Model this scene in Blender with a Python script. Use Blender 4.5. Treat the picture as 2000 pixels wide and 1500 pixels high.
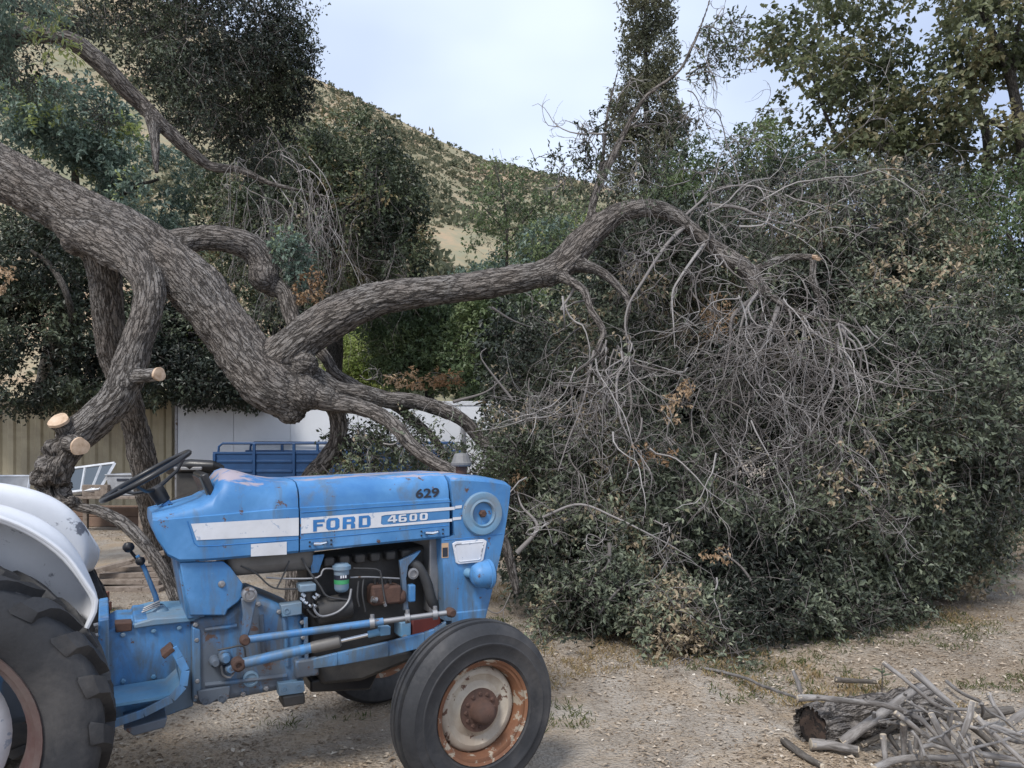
import bpy, bmesh, math, random
import numpy as np
from mathutils import Vector, Matrix
for o in list(bpy.data.objects): bpy.data.objects.remove(o)
SC = bpy.context.scene
COL = SC.collection
R = math.radians
# ------------------------------------------------------------------ camera
CAM_H, FPX, HOR = 1.62, 1500.0, 850.0
cd = bpy.data.cameras.new('camera'); cam = bpy.data.objects.new('camera', cd); COL.objects.link(cam)
cam.location = (0, 0, CAM_H); cam.rotation_euler = (R(90), 0, 0)
cd.sensor_width = 36; cd.lens = 36 * FPX / 2000; cd.shift_y = 0.05
cd.clip_start = 0.05; cd.clip_end = 3000
SC.camera = cam
# ------------------------------------------------------------------ sky, sun, exposure
SUN_EL, SUN_AZ = 52.0, 205.0          # azimuth the light comes from, clockwise from +Y
w = bpy.data.worlds.new('World'); SC.world = w; w.use_nodes = True
nt = w.node_tree; N = nt.nodes; N.clear()
out = N.new('ShaderNodeOutputWorld'); bg = N.new('ShaderNodeBackground'); bg.inputs[1].default_value = 0.1
sky = N.new('ShaderNodeTexSky'); sky.sky_type = 'NISHITA'; sky.sun_disc = False
sky.sun_elevation = R(SUN_EL); sky.sun_rotation = R(SUN_AZ); sky.dust_density = 2.0
tc = N.new('ShaderNodeTexCoord'); mp = N.new('ShaderNodeMapping'); mp.inputs['Scale'].default_value = (1.4, 1.4, 2.8)
mp.inputs['Location'].default_value = (0.35, 0.1, 0.55)
nz = N.new('ShaderNodeTexNoise'); nz.inputs['Scale'].default_value = 1.3; nz.inputs['Detail'].default_value = 4; nz.inputs['Roughness'].default_value = .42
rp = N.new('ShaderNodeValToRGB'); rp.color_ramp.elements[0].position = .30; rp.color_ramp.elements[1].position = .70
rp.color_ramp.elements[0].color = (3.0, 3.6, 5.0, 1); rp.color_ramp.elements[1].color = (5.7, 6.3, 7.2, 1)
mx = N.new('ShaderNodeMix'); mx.data_type = 'RGBA'; mx.inputs[0].default_value = .88
nt.links.new(tc.outputs['Generated'], mp.inputs[0]); nt.links.new(mp.outputs[0], nz.inputs['Vector'])
nt.links.new(nz.outputs[0], rp.inputs[0]); nt.links.new(sky.outputs[0], mx.inputs[6]); nt.links.new(rp.outputs[0], mx.inputs[7])
nt.links.new(mx.outputs[2], bg.inputs[0]); nt.links.new(bg.outputs[0], out.inputs[0])
sd = bpy.data.lights.new('sun', 'SUN'); sd.energy = 1.5; sd.angle = R(14); sd.color = (1, .96, .9)
so = bpy.data.objects.new('sun', sd); COL.objects.link(so)
_d = Vector((math.sin(R(SUN_AZ)) * math.cos(R(SUN_EL)), math.cos(R(SUN_AZ)) * math.cos(R(SUN_EL)), math.sin(R(SUN_EL))))
so.rotation_euler = _d.to_track_quat('Z', 'Y').to_euler(); so.location = (0, 0, 30)
SC.view_settings.view_transform = 'Standard'; SC.view_settings.look = 'None'
SC.view_settings.exposure = 0.97; SC.view_settings.gamma = 1.0
SC.render.engine = 'CYCLES'
SC.render.resolution_x, SC.render.resolution_y = 1024, 768
SC.cycles.max_bounces = 4; SC.cycles.diffuse_bounces = 2; SC.cycles.glossy_bounces = 2; SC.cycles.transmission_bounces = 2; SC.cycles.transparent_max_bounces = 8
# ------------------------------------------------------------------ helpers
def P(px, py, Y): return Vector(((px - 1000) / FPX * Y, Y, CAM_H - (py - HOR) / FPX * Y))
def G(px, py, h=0.0): return P(px, py, (CAM_H - h) * FPX / (py - HOR))       # pixel whose point lies h above the ground
def link(o, parent=None):
    COL.objects.link(o)
    if parent is not None: o.parent = parent
    return o
def tag(o, label=None, cat=None, group=None, kind=None):
    for k, val in (('label', label), ('category', cat), ('group', group), ('kind', kind)):
        if val: o[k] = val
    return o
def empty(name, loc, rz=0, label=None, cat=None, group=None):
    o = bpy.data.objects.new(name, None); o.empty_display_size = .2; link(o); o.location = loc; o.rotation_euler = (0, 0, rz)
    return tag(o, label, cat, group)
def mesh(name, verts, faces, mat, parent=None, smooth=True, bevel=0, seg=2):
    me = bpy.data.meshes.new(name); me.from_pydata([tuple(v) for v in verts], [], faces); me.update()
    if smooth: me.polygons.foreach_set('use_smooth', [True] * len(me.polygons))
    if mat: me.materials.append(mat)
    o = link(bpy.data.objects.new(name, me), parent)
    if bevel:
        b = o.modifiers.new('bevel', 'BEVEL'); b.width = bevel; b.segments = seg; b.limit_method = 'ANGLE'; b.angle_limit = R(35); b.harden_normals = False
    if smooth:
        try: me.set_sharp_from_angle(angle=R(38))
        except Exception: pass
    return o
def npmesh(name, co, quads=None, tris=None, mat=None, parent=None, smooth=False, attrs=None):
    """big mesh straight from numpy arrays"""
    me = bpy.data.meshes.new(name)
    co = np.ascontiguousarray(co, np.float32); me.vertices.add(len(co)); me.vertices.foreach_set('co', co.ravel())
    L, S = [], []; n = 0
    if quads is not None and len(quads):
        q = np.asarray(quads, np.int32); L.append(q.ravel()); S.append(np.arange(len(q)) * 4); n += q.size
    if tris is not None and len(tris):
        t = np.asarray(tris, np.int32); L.append(t.ravel()); S.append(n + np.arange(len(t)) * 3)
    L = np.concatenate(L).astype(np.int32); S = np.concatenate(S).astype(np.int32)
    me.loops.add(len(L)); me.loops.foreach_set('vertex_index', L)
    me.polygons.add(len(S)); me.polygons.foreach_set('loop_start', S)
    me.polygons.foreach_set('use_smooth', np.full(len(S), smooth))
    if attrs:
        for k, a in attrs.items():
            a = np.asarray(a, np.float32)
            at = me.attributes.new(k, 'FLOAT' if a.ndim == 1 else 'FLOAT_VECTOR', 'POINT')
            at.data.foreach_set('value' if a.ndim == 1 else 'vector', a.ravel())
    me.update(calc_edges=True)
    if mat: me.materials.append(mat)
    return link(bpy.data.objects.new(name, me), parent)
class MB:
    """collects shapes into one mesh"""
    def __init__(s): s.v, s.f = [], []
    def add(s, verts, faces):
        k = len(s.v); s.v += [Vector(p) for p in verts]; s.f += [tuple(i + k for i in f) for f in faces]; return s
    def box(s, c, size, rot=None):
        c = Vector(c); x, y, z = [a / 2 for a in size]
        vs = [Vector((i * x, j * y, k * z)) for i in (-1, 1) for j in (-1, 1) for k in (-1, 1)]
        if rot is not None: vs = [rot @ p for p in vs]
        return s.add([c + p for p in vs], [(0, 1, 3, 2), (4, 6, 7, 5), (0, 4, 5, 1), (2, 3, 7, 6), (0, 2, 6, 4), (1, 5, 7, 3)])
    def prism(s, poly, ax, a, b):
        """poly of 2D points in the plane across axis ax, pushed from a to b"""
        def p3(p, t):
            return {0: (t, p[0], p[1]), 1: (p[0], t, p[1]), 2: (p[0], p[1], t)}[ax]
        n = len(poly)
        return s.add([p3(p, a) for p in poly] + [p3(p, b) for p in poly],
                     [tuple(range(n))[::-1], tuple(range(n, 2 * n))] + [(i, (i + 1) % n, n + (i + 1) % n, n + i) for i in range(n)])
    def tube(s, pts, rad, n=10, cap=True):
        pts = [Vector(p) for p in pts]
        if not hasattr(rad, '__len__'): rad = [rad] * len(pts)
        t0 = (pts[1] - pts[0]).normalized(); up = Vector((0, 0, 1)) if abs(t0.z) < .9 else Vector((1, 0, 0))
        nrm = t0.cross(up).normalized(); vs = []
        for i, p in enumerate(pts):
            t = (pts[min(i + 1, len(pts) - 1)] - pts[max(i - 1, 0)]).normalized()
            nrm = (nrm - t * nrm.dot(t)).normalized(); bi = t.cross(nrm)
            vs += [p + (nrm * math.cos(2 * math.pi * j / n) + bi * math.sin(2 * math.pi * j / n)) * rad[i] for j in range(n)]
        fs = [(i * n + j, i * n + (j + 1) % n, (i + 1) * n + (j + 1) % n, (i + 1) * n + j) for i in range(len(pts) - 1) for j in range(n)]
        if cap: fs += [tuple(range(n))[::-1], tuple(range((len(pts) - 1) * n, len(pts) * n))]
        return s.add(vs, fs)
    def cyl(s, a, b, r, n=16, r2=None): return s.tube([a, b], [r, r if r2 is None else r2], n)
    def lathe(s, prof, c, axis='y', n=32, a0=0, a1=2 * math.pi):
        """prof = [(radius, along axis)]"""
        full = abs(a1 - a0) > 6.28; m = n if full else n + 1; c = Vector(c); vs = []
        for r, h in prof:
            for j in range(m):
                a = a0 + (a1 - a0) * j / n; x, y = r * math.cos(a), r * math.sin(a)
                vs.append(c + Vector({'y': (x, h, y), 'z': (x, y, h), 'x': (h, x, y)}[axis]))
        fs = [(i * m + j, i * m + (j + 1) % m, (i + 1) * m + (j + 1) % m, (i + 1) * m + j) for i in range(len(prof) - 1) for j in range(n)]
        return s.add(vs, fs)
    def build(s, name, mat, parent=None, smooth=True, bevel=0, seg=2): return mesh(name, s.v, s.f, mat, parent, smooth, bevel, seg)
# ---- numpy noise
def _h(ix, iy, iz, k):
    n = (ix * 73856093) ^ (iy * 19349663) ^ (iz * 83492791) ^ (k * 2654435761)
    n = (n ^ (n >> 13)) * 1274126177 & 0xffffffff
    return ((n ^ (n >> 16)) & 0xffff) / 65535.0
def vnoise(p, k=0):
    p = np.asarray(p, np.float64); i = np.floor(p).astype(np.int64); f = p - i; f = f * f * (3 - 2 * f); r = 0
    for dx in (0, 1):
        for dy in (0, 1):
            for dz in (0, 1):
                wgt = (f[:, 0] if dx else 1 - f[:, 0]) * (f[:, 1] if dy else 1 - f[:, 1]) * (f[:, 2] if dz else 1 - f[:, 2])
                r = r + wgt * _h(i[:, 0] + dx, i[:, 1] + dy, i[:, 2] + dz, k)
    return r
def fbm(p, k=0, o=4):
    p = np.asarray(p, np.float64); r = 0; a = .5
    for j in range(o): r = r + a * vnoise(p * 2 ** j, k + j); a *= .5
    return r
def worley(p, k=0):
    p = np.asarray(p, np.float64); i = np.floor(p).astype(np.int64); f1 = np.full(len(p), 9.); f2 = f1.copy()
    for dx in (-1, 0, 1):
        for dy in (-1, 0, 1):
            for dz in (-1, 0, 1):
                c = i + (dx, dy, dz)
                q = c + np.stack([_h(c[:, 0], c[:, 1], c[:, 2], k + j) for j in (1, 2, 3)], 1)
                d = np.sqrt(((p - q) ** 2).sum(1)); f2 = np.minimum(f2, np.maximum(d, f1)); f1 = np.minimum(f1, d)
    return f1, f2
# ---- materials
def new_mat(name):
    m = bpy.data.materials.new(name); m.use_nodes = True; b = m.node_tree.nodes['Principled BSDF']; return m, m.node_tree, b
def nd(t, kind, **kw):
    n = t.nodes.new(kind)
    for k, val in kw.items():
        if k in n.inputs: n.inputs[k].default_value = val
        else: setattr(n, k, val)
    return n
def ramp(t, fac, stops):
    r = t.nodes.new('ShaderNodeValToRGB'); e = r.color_ramp.elements
    while len(e) < len(stops): e.new(.5)
    for i, (p, c) in enumerate(stops): e[i].position = p; e[i].color = (*c, 1) if len(c) == 3 else c
    t.links.new(fac, r.inputs[0]); return r.outputs[0]
def mixc(t, fac, a, b):
    m = t.nodes.new('ShaderNodeMix'); m.data_type = 'RGBA'
    for s, x in ((0, fac), (6, a), (7, b)):
        if hasattr(x, 'is_linked') or hasattr(x, 'links'): t.links.new(x, m.inputs[s])
        else: m.inputs[s].default_value = x if s == 0 else (*x, 1)
    return m.outputs[2]
def noise(t, co, scale, detail=4, rough=.55, dist=0):
    n = nd(t, 'ShaderNodeTexNoise', Scale=scale, Detail=detail, Roughness=rough, Distortion=dist); t.links.new(co, n.inputs['Vector']); return n.outputs[0]
def objco(t, scale=None):
    c = t.nodes.new('ShaderNodeTexCoord').outputs['Object']
    if scale:
        m = nd(t, 'ShaderNodeMapping'); m.inputs['Scale'].default_value = scale; t.links.new(c, m.inputs[0]); c = m.outputs[0]
    return c
def bump(t, b, h, strength=.4, dist=.01):
    n = nd(t, 'ShaderNodeBump', Strength=strength, Distance=dist); t.links.new(h, n.inputs['Height']); t.links.new(n.outputs[0], b.inputs['Normal'])
def worn(name, c1, c2, rough=.5, metal=0, wear=None, wear_at=.62, scale=6, dirt=None, dirt_at=.55, bump_s=.15, wear_scale=9):
    """paint or metal: two close shades, a sharp-edged wear/rust layer and soft grime"""
    m, t, b = new_mat(name); co = objco(t)
    col = ramp(t, noise(t, co, scale, 5, .6), [(.3, c1), (.7, c2)])
    fine = noise(t, co, scale * 9, 3)
    if dirt:
        f = ramp(t, noise(t, co, scale * .45, 6, .65, .4), [(dirt_at - .08, (0, 0, 0)), (dirt_at + .16, (.8, .8, .8))]); col = mixc(t, f, col, dirt)
    rg = nd(t, 'ShaderNodeMath', operation='MULTIPLY_ADD'); t.links.new(fine, rg.inputs[0]); rg.inputs[1].default_value = .3; rg.inputs[2].default_value = rough - .15
    if wear:
        f = ramp(t, noise(t, co, wear_scale, 8, .68, .3), [(wear_at, (0, 0, 0)), (wear_at + .03, (1, 1, 1))]); col = mixc(t, f, col, wear)
        ad = nd(t, 'ShaderNodeMath', operation='MULTIPLY_ADD'); t.links.new(f, ad.inputs[0]); ad.inputs[1].default_value = .3; t.links.new(rg.outputs[0], ad.inputs[2]); rg = ad
    t.links.new(col, b.inputs['Base Color']); t.links.new(rg.outputs[0], b.inputs['Roughness']); b.inputs['Metallic'].default_value = metal
    bump(t, b, fine, bump_s, .002)
    return m
def plain(name, c, rough=.6, metal=0, var=.25):
    return worn(name, tuple(x * (1 - var) for x in c), tuple(min(1, x * (1 + var)) for x in c), rough, metal)
M = {}
RUST = (.11, .06, .042)
def tractor_paint(name, c1, c2, grime, g_at, chips, top=True, rust_at=.70):
    """old enamel in tractor coordinates: fading, streaky grime low down, chips, bare worn hood top"""
    m, t, b = new_mat(name); co = objco(t); st = objco(t, (5, 5, 1.2))
    col = ramp(t, noise(t, co, 3.5, 6, .62, .3), [(.32, c1), (.52, c2), (.72, tuple(min(1, x * 1.25 + .03) for x in c2))])
    sep = nd(t, 'ShaderNodeSeparateXYZ'); t.links.new(co, sep.inputs[0])
    mr = nd(t, 'ShaderNodeMapRange'); mr.inputs[1].default_value = .45; mr.inputs[2].default_value = 1.15; mr.inputs[3].default_value = .17; mr.inputs[4].default_value = 0; t.links.new(sep.outputs[2], mr.inputs[0])
    ad = nd(t, 'ShaderNodeMath', operation='ADD'); t.links.new(noise(t, st, 1.6, 8, .68, .5), ad.inputs[0]); t.links.new(mr.outputs[0], ad.inputs[1])
    col = mixc(t, ramp(t, ad.outputs[0], [(g_at, (0, 0, 0)), (g_at + .16, (.85, .85, .85))]), col, grime)
    if top:
        mt = nd(t, 'ShaderNodeMapRange'); mt.inputs[1].default_value = 1.385; mt.inputs[2].default_value = 1.425; mt.inputs[3].default_value = -.2; mt.inputs[4].default_value = .06; t.links.new(sep.outputs[2], mt.inputs[0])
        a2 = nd(t, 'ShaderNodeMath', operation='ADD'); t.links.new(noise(t, objco(t, (1, 3, 3)), 4, 6, .6), a2.inputs[0]); t.links.new(mt.outputs[0], a2.inputs[1])
        col = mixc(t, ramp(t, a2.outputs[0], [(.50, (0, 0, 0)), (.56, (.8, .8, .8))]), col, (.42, .33, .32))
    ch = ramp(t, noise(t, co, 17, 9, .72, .2), [(chips, (0, 0, 0)), (chips + .02, (1, 1, 1))]); col = mixc(t, ch, col, (.10, .058, .045))
    rb = ramp(t, noise(t, co, 5.5, 9, .74, .5), [(rust_at, (0, 0, 0)), (rust_at + .05, (.9, .9, .9))]); col = mixc(t, rb, col, (.15, .085, .06))
    sc = ramp(t, noise(t, objco(t, (3, 3, 22)), 9, 5, .7), [(.66, (0, 0, 0)), (.70, (.35, .35, .35))]); col = mixc(t, sc, col, (.22, .34, .46))
    t.links.new(col, b.inputs['Base Color']); fine = noise(t, co, 60, 3)
    rg = nd(t, 'ShaderNodeMath', operation='MULTIPLY_ADD'); t.links.new(noise(t, co, 6, 5, .65), rg.inputs[0]); rg.inputs[1].default_value = .5; rg.inputs[2].default_value = .24; t.links.new(rg.outputs[0], b.inputs['Roughness'])
    bump(t, b, noise(t, co, 7, 3), .2, .015)
    return m
M['blue'] = tractor_paint('blue_paint', (.036, .155, .38), (.066, .215, .45), (.10, .135, .165), .53, .63, True, .69)
M['blue_dirty'] = tractor_paint('greasy_blue_paint', (.042, .15, .33), (.07, .20, .39), (.105, .108, .112), .50, .60, False, .61)
M['blue_pale'] = worn('faded_blue_paint', (.09, .25, .42), (.14, .30, .46), .55, wear=(.12, .09, .08), wear_at=.69, dirt=(.2, .22, .24), dirt_at=.5)
M['white'] = worn('chipped_white_paint', (.62, .64, .68), (.74, .75, .78), .4, wear=(.15, .16, .19), wear_at=.615, wear_scale=3.2)
M['decal'] = worn('white_decal', (.58, .60, .65), (.70, .71, .75), .55, wear=(.36, .42, .52), wear_at=.60, wear_scale=22, dirt=(.50, .50, .51), dirt_at=.55)
M['letter'] = plain('letter_blue', (.03, .17, .44), .5)
M['ink'] = plain('black_ink', (.02, .025, .04), .5)
M['rubber'] = worn('tyre_rubber', (.016, .017, .020), (.032, .033, .037), .72, dirt=(.085, .080, .078), dirt_at=.54, scale=8, bump_s=.5, wear=(.14, .13, .12), wear_at=.68, wear_scale=16)
M['rim'] = worn('rusty_cream_rim', (.44, .40, .33), (.54, .50, .43), .6, wear=RUST, wear_at=.57, wear_scale=13, dirt=(.26, .20, .15), dirt_at=.43)
M['rim_edge'] = worn('rusted_rim_edge', (.13, .055, .03), (.22, .10, .05), .75, wear=(.33, .28, .22), wear_at=.54, wear_scale=14)
M['rim_red'] = worn('dull_red_brown_rim', (.065, .035, .032), (.10, .055, .05), .7, dirt=(.14, .12, .11))
M['rust'] = worn('rust', (.055, .033, .027), (.11, .058, .042), .9, bump_s=.6, scale=14)
M['grease'] = worn('greasy_engine_iron', (.018, .018, .02), (.05, .048, .046), .6, dirt=(.09, .08, .07), dirt_at=.55, bump_s=.5)
M['steel'] = worn('dull_steel', (.22, .22, .23), (.34, .34, .35), .5, .6, wear=(.13, .09, .07), wear_at=.6)
M['capmetal'] = worn('weathered_cap', (.16, .155, .15), (.27, .265, .26), .6, .2, wear=(.08, .065, .055), wear_at=.6)
M['chrome'] = plain('bright_rod', (.75, .76, .78), .18, 1, .05)
M['black'] = plain('black_plastic', (.018, .018, .02), .35)
M['hose'] = plain('black_hose', (.05, .05, .052), .6)
M['tank'] = worn('grey_tank', (.11, .105, .10), (.17, .16, .15), .5, dirt=(.06, .055, .05))
M['green'] = plain('green_label', (.05, .30, .12), .5)
M['red'] = plain('dark_red_paint', (.11, .022, .018), .6)
M['dullred'] = M['red']
M['yellow'] = plain('caution_label', (.50, .33, .20), .6)
M['glass'], t_, b_ = new_mat('glass'); b_.inputs['Base Color'].default_value = (.1, .12, .14, 1); b_.inputs['Roughness'].default_value = .08; b_.inputs['Metallic'].default_value = .3
# ================================================================== tractor
TH = R(28.0); OX, OY = -.493, 4.071; CT, ST = math.cos(TH), math.sin(TH)
def T(px, py, v):
    """pixel on the tractor's lengthwise plane v (negative = its right side, towards the viewer) -> tractor coordinates"""
    a = (px - 1000) / FPX; Y = (v - OX * ST + OY * CT) / (CT - a * ST); X = a * Y
    return Vector(((X - OX) * CT + (Y - OY) * ST, v, CAM_H - (py - HOR) / FPX * Y))
def T2(px, py, v):
    p = T(px, py, v); return (p.x, p.z)
tr = empty('tractor', (OX, OY, 0), TH, 'worn blue farm tractor with white fender, parked in front of the broken oak', 'tractor')
# ---- lofted hood pieces: stations (u, half width, z bottom, z crease, z top)
def loft(stations, close=(True, True)):
    vs, fs = [], []; n = None
    for u, hw, zb, zc, zt in stations:
        k = (zt - zc)
        half = [(-hw + .012, zb), (-hw, zb + .012), (-hw, zb + (zc - zb) * .5), (-hw, zc - .004), (-hw + .009, zc), (-hw + .012, zc + k * .32), (-hw + .03, zc + k * .66), (-hw + .075, zc + k * .90), (-hw * .45, zc + k * .985), (0, zt)]
        prof = half + [(-a, b) for a, b in half[-2::-1]]
        n = len(prof); vs += [(u, a, b) for a, b in prof]
    m = len(stations)
    for i in range(m - 1):
        for j in range(n - 1): fs.append((i * n + j, (i + 1) * n + j, (i + 1) * n + j + 1, i * n + j + 1))
        fs.append((i * n + n - 1, (i + 1) * n + n - 1, (i + 1) * n, i * n))
    if close[0]: fs.append(tuple(range(n)))
    if close[1]: fs.append(tuple(range((m - 1) * n, m * n))[::-1])
    return vs, fs
HV = -.27
ug = T(585, 1040, HV).x; un = T(878, 1000, HV).x
st = []
for u in np.linspace(ug + .003, un, 9):
    f = (u - ug) / (un - ug); st.append((u, .27, 1.082 + .022 * f, 1.290 + .012 * f, 1.412 + .016 * f))
vs, fs = loft(st); hood = mesh('hood', vs, fs, M['blue'], tr)
cw = [(-1.292, .235, 1.225, 1.262, 1.285), (-1.275, .25, 1.175, 1.262, 1.288), (-1.235, .262, 1.105, 1.265, 1.298), (-1.19, .268, 1.078, 1.268, 1.308), (-1.10, .27, 1.074, 1.272, 1.335), (-1.055, .27, 1.074, 1.274, 1.362),
      (-1.03, .27, 1.074, 1.275, 1.415), (-1.005, .27, 1.074, 1.276, 1.452), (-.975, .27, 1.075, 1.278, 1.464), (-.92, .27, 1.076, 1.281, 1.452), (-.84, .27, 1.078, 1.285, 1.427), (-.76, .27, 1.08, 1.288, 1.414), (ug - .004, .27, 1.081, 1.289, 1.411)]
vs, fs = loft(cw); cowl = mesh('cowl', vs, fs, M['blue'], tr)
# dash glass frame behind the cowl's crown
dash = MB()
rot = Matrix.Rotation(R(-22), 3, 'Y')
dash.box((-1.062, 0, 1.395), (.03, .36, .115), rot); d_o = dash.build('dash_panel', M['black'], tr, bevel=.008)
g = MB(); g.box((-1.082, 0, 1.392), (.008, .30, .085), rot); g.build('gauge_glass', M['glass'], d_o)
# ---- nose shell (radiator side panels and front)
nose_px = [(880, 932), (905, 930), (960, 936), (988, 942), (997, 950), (993, 990), (984, 1050), (970, 1115), (957, 1170), (946, 1215), (868, 1212), (866, 1130), (862, 1052), (888, 1046)]
pl = [T2(x, y, HV) for x, y in nose_px]
def rounded_nose(poly):
    """thick shell panel with a rounded upper edge: rings pushed in toward the centre line"""
    cx = sum(p[0] for p in poly) / len(poly); n = len(poly)
    rings = []
    for v, s in ((-.2715, 1), (-.2715, 1), (-.2705, 1), (-.262, .996), (-.245, .988), (-.20, .975), (0, .955), (.20, .975), (.245, .988), (.262, .996), (.2715, 1)):
        zt = max(p[1] for p in poly)
        ring = []
        for x, z in poly:
            top = max(0, (z - (zt - .09)) / .09)
            dz = {1: -.022, .996: -.010, .988: -.002, .975: .006, .955: .012}[s] * top
            du = {1: 0, .996: .006, .988: .012, .975: .02, .955: .03}[s] if x > .25 else 0
            ring.append((x + du, v, z + dz))
        rings.append(ring)
    vs = [p for r_ in rings for p in r_]; m = len(rings)
    fs = [(i * n + j, i * n + (j + 1) % n, (i + 1) * n + (j + 1) % n, (i + 1) * n + j) for i in range(m - 1) for j in range(n)]
    fs += [tuple(range(n))[::-1], tuple(range((m - 1) * n, m * n))]
    return vs, fs
vs, fs = rounded_nose(pl); nose = mesh('nose_panel', vs, fs, M['blue'], tr)
low = MB(); low.prism([T2(x, y, HV) for x, y in ((880, 1196), (952, 1188), (944, 1222), (884, 1228))], 1, -.278, .278); low.build('lower_nose_panel', M['blue'], tr, bevel=.008)
# front grille inside the nose front (not seen from here, but there)
gr = MB()
for k in range(9): gr.box((.395 - k * .012, 0, 1.33 - k * .045), (.012, .42, .018))
gr.build('grille', M['black'], tr)
# round stamped cover on the nose side
cc = T(942, 1003, HV - .004)
cov = MB(); cov.lathe([(.112, .006), (.112, -.006), (.106, -.014), (.086, -.016), (.074, -.013), (.063, -.018), (.058, -.012), (.057, .010), (.054, .018)], cc, 'y', 40)
cov.build('round_cover', M['blue_pale'], nose)
ins = MB(); ins.lathe([(.056, .014), (.03, .013), (.001, .013)], cc, 'y', 32); ins.build('cover_recess', M['blue_pale'], nose)
bl = MB(); bl.lathe([(.02, .012), (.021, -.012), (.014, -.02), (.001, -.02)], cc, 'y', 6); bl.build('cover_bolt', M['rust'], nose, smooth=False)
# ---- decals, written in the photograph's own corners
DV = HV - .0025
def sheet(name, polys, v, mat, parent):
    b = MB()
    for p in polys:
        n = len(b.v); q = [T(x, y, v) for x, y in p]; b.v += q; b.f.append(tuple(range(n, n + len(q))))
    return b.build(name, mat, parent, smooth=False)
sheet('white_stripe', [[(373, 1023), (583.5, 1011), (583.5, 1046), (384, 1055)]], DV, M['decal'], cowl)
sheet('blank_plate', [[(490, 1063), (560, 1058), (560, 1083), (490, 1087)]], DV, M['decal'], cowl)
dz = lambda x, y: (560 + x / 5, 980 + y / 5)
def q5(*p): return [dz(x, y) for x, y in p]
sheet('decal_band', [q5((140, 160), (1640, 48), (1640, 78), (960, 130), (925, 140), (920, 215), (940, 226), (1615, 165), (1615, 193), (140, 312))], DV, M['decal'], hood)
for q_ in (q5((1646, 40), (1712, 32), (1708, 62), (1642, 68)), q5((1622, 153), (1704, 146), (1704, 172), (1620, 182))): sheet('decal_stripe', [q_], -.2745, M['decal'], nose)
GL = {'F': [[(0, 0), (.34, 0), (.34, 1), (0, 1)], [(.34, .76), (1, .76), (1, 1), (.34, 1)], [(.34, .40), (.86, .40), (.86, .60), (.34, .60)]],
      'O': 'ring', '0': 'ring',
      'D': [[(0, 0), (.32, 0), (.32, 1), (0, 1)], [(.32, .8), (.70, .8), (.85, 1), (.32, 1)], [(.32, 0), (.85, 0), (.70, .2), (.32, .2)], [(.70, .2), (.85, 0), (1, .18), (1, .82), (.85, 1), (.70, .8)]],
      'R': [[(0, 0), (.32, 0), (.32, 1), (0, 1)], [(.32, .8), (.68, .8), (.88, 1), (.32, 1)], [(.68, .8), (.68, .58), (.88, .46), (1, .58), (1, .88), (.88, 1)], [(.32, .38), (.70, .38), (.88, .46), (.68, .58), (.32, .58)], [(.66, 0), (1, 0), (1, .34), (.88, .46), (.70, .38), (.66, .34)]],
      '4': [[(.56, 0), (.82, 0), (.82, 1), (.56, 1)], [(.56, 1), (.40, 1), (0, .40), (.20, .42), (.56, .80)], [(0, .40), (0, .20), (.56, .20), (.56, .42), (.20, .42)], [(.82, .20), (1, .20), (1, .42), (.82, .42)]],
      '6': [[(0, .15), (.14, 0), (.30, .18), (.30, .82), (.14, 1), (0, .85)], [(.14, 1), (.30, .82), (.92, .82), (.92, 1)], [(.14, 0), (.86, 0), (.70, .18), (.30, .18)], [(.86, 0), (1, .15), (1, .47), (.86, .62), (.70, .44), (.70, .18)], [(.86, .62), (.30, .62), (.30, .44), (.70, .44)]]}
def ring8(ix, iy):
    o = [(.16, 0), (.84, 0), (1, .18), (1, .82), (.84, 1), (.16, 1), (0, .82), (0, .18)]
    i = [(ix + .05, iy), (.95 - ix, iy), (1 - ix, iy + .08), (1 - ix, .92 - iy), (.95 - ix, 1 - iy), (ix + .05, 1 - iy), (ix, .92 - iy), (ix, iy + .08)]
    return [[o[k], o[(k + 1) % 8], i[(k + 1) % 8], i[k]] for k in range(8)]
def word(name, chars, v, mat, parent):
    polys = []
    for ch, bl, br, trr, tl in chars:
        g = GL[ch]; g = ring8(.32, .2) if g == 'ring' else g
        for p in g:
            polys.append([dz((bl[0] * (1 - a) + br[0] * a) * (1 - b) + (tl[0] * (1 - a) + trr[0] * a) * b, (bl[1] * (1 - a) + br[1] * a) * (1 - b) + (tl[1] * (1 - a) + trr[1] * a) * b) for a, b in p])
    return sheet(name, polys, v, mat, parent)
word('lettering', [('F', (258, 292), (362, 284), (372, 170), (258, 178)), ('O', (385, 280), (515, 268), (515, 153), (388, 165)), ('R', (545, 268), (668, 257), (668, 142), (548, 152)), ('D', (702, 254), (820, 244), (818, 130), (704, 140))], DV - .0015, M['letter'], hood)
word('model_number', [('4', (985, 207), (1080, 200), (1078, 128), (988, 136)), ('6', (1092, 199), (1172, 192), (1172, 121), (1094, 128)), ('0', (1198, 190), (1272, 184), (1274, 114), (1200, 121)), ('0', (1298, 182), (1376, 176), (1378, 107), (1300, 113))], DV - .0015, M['decal'], hood)
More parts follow.
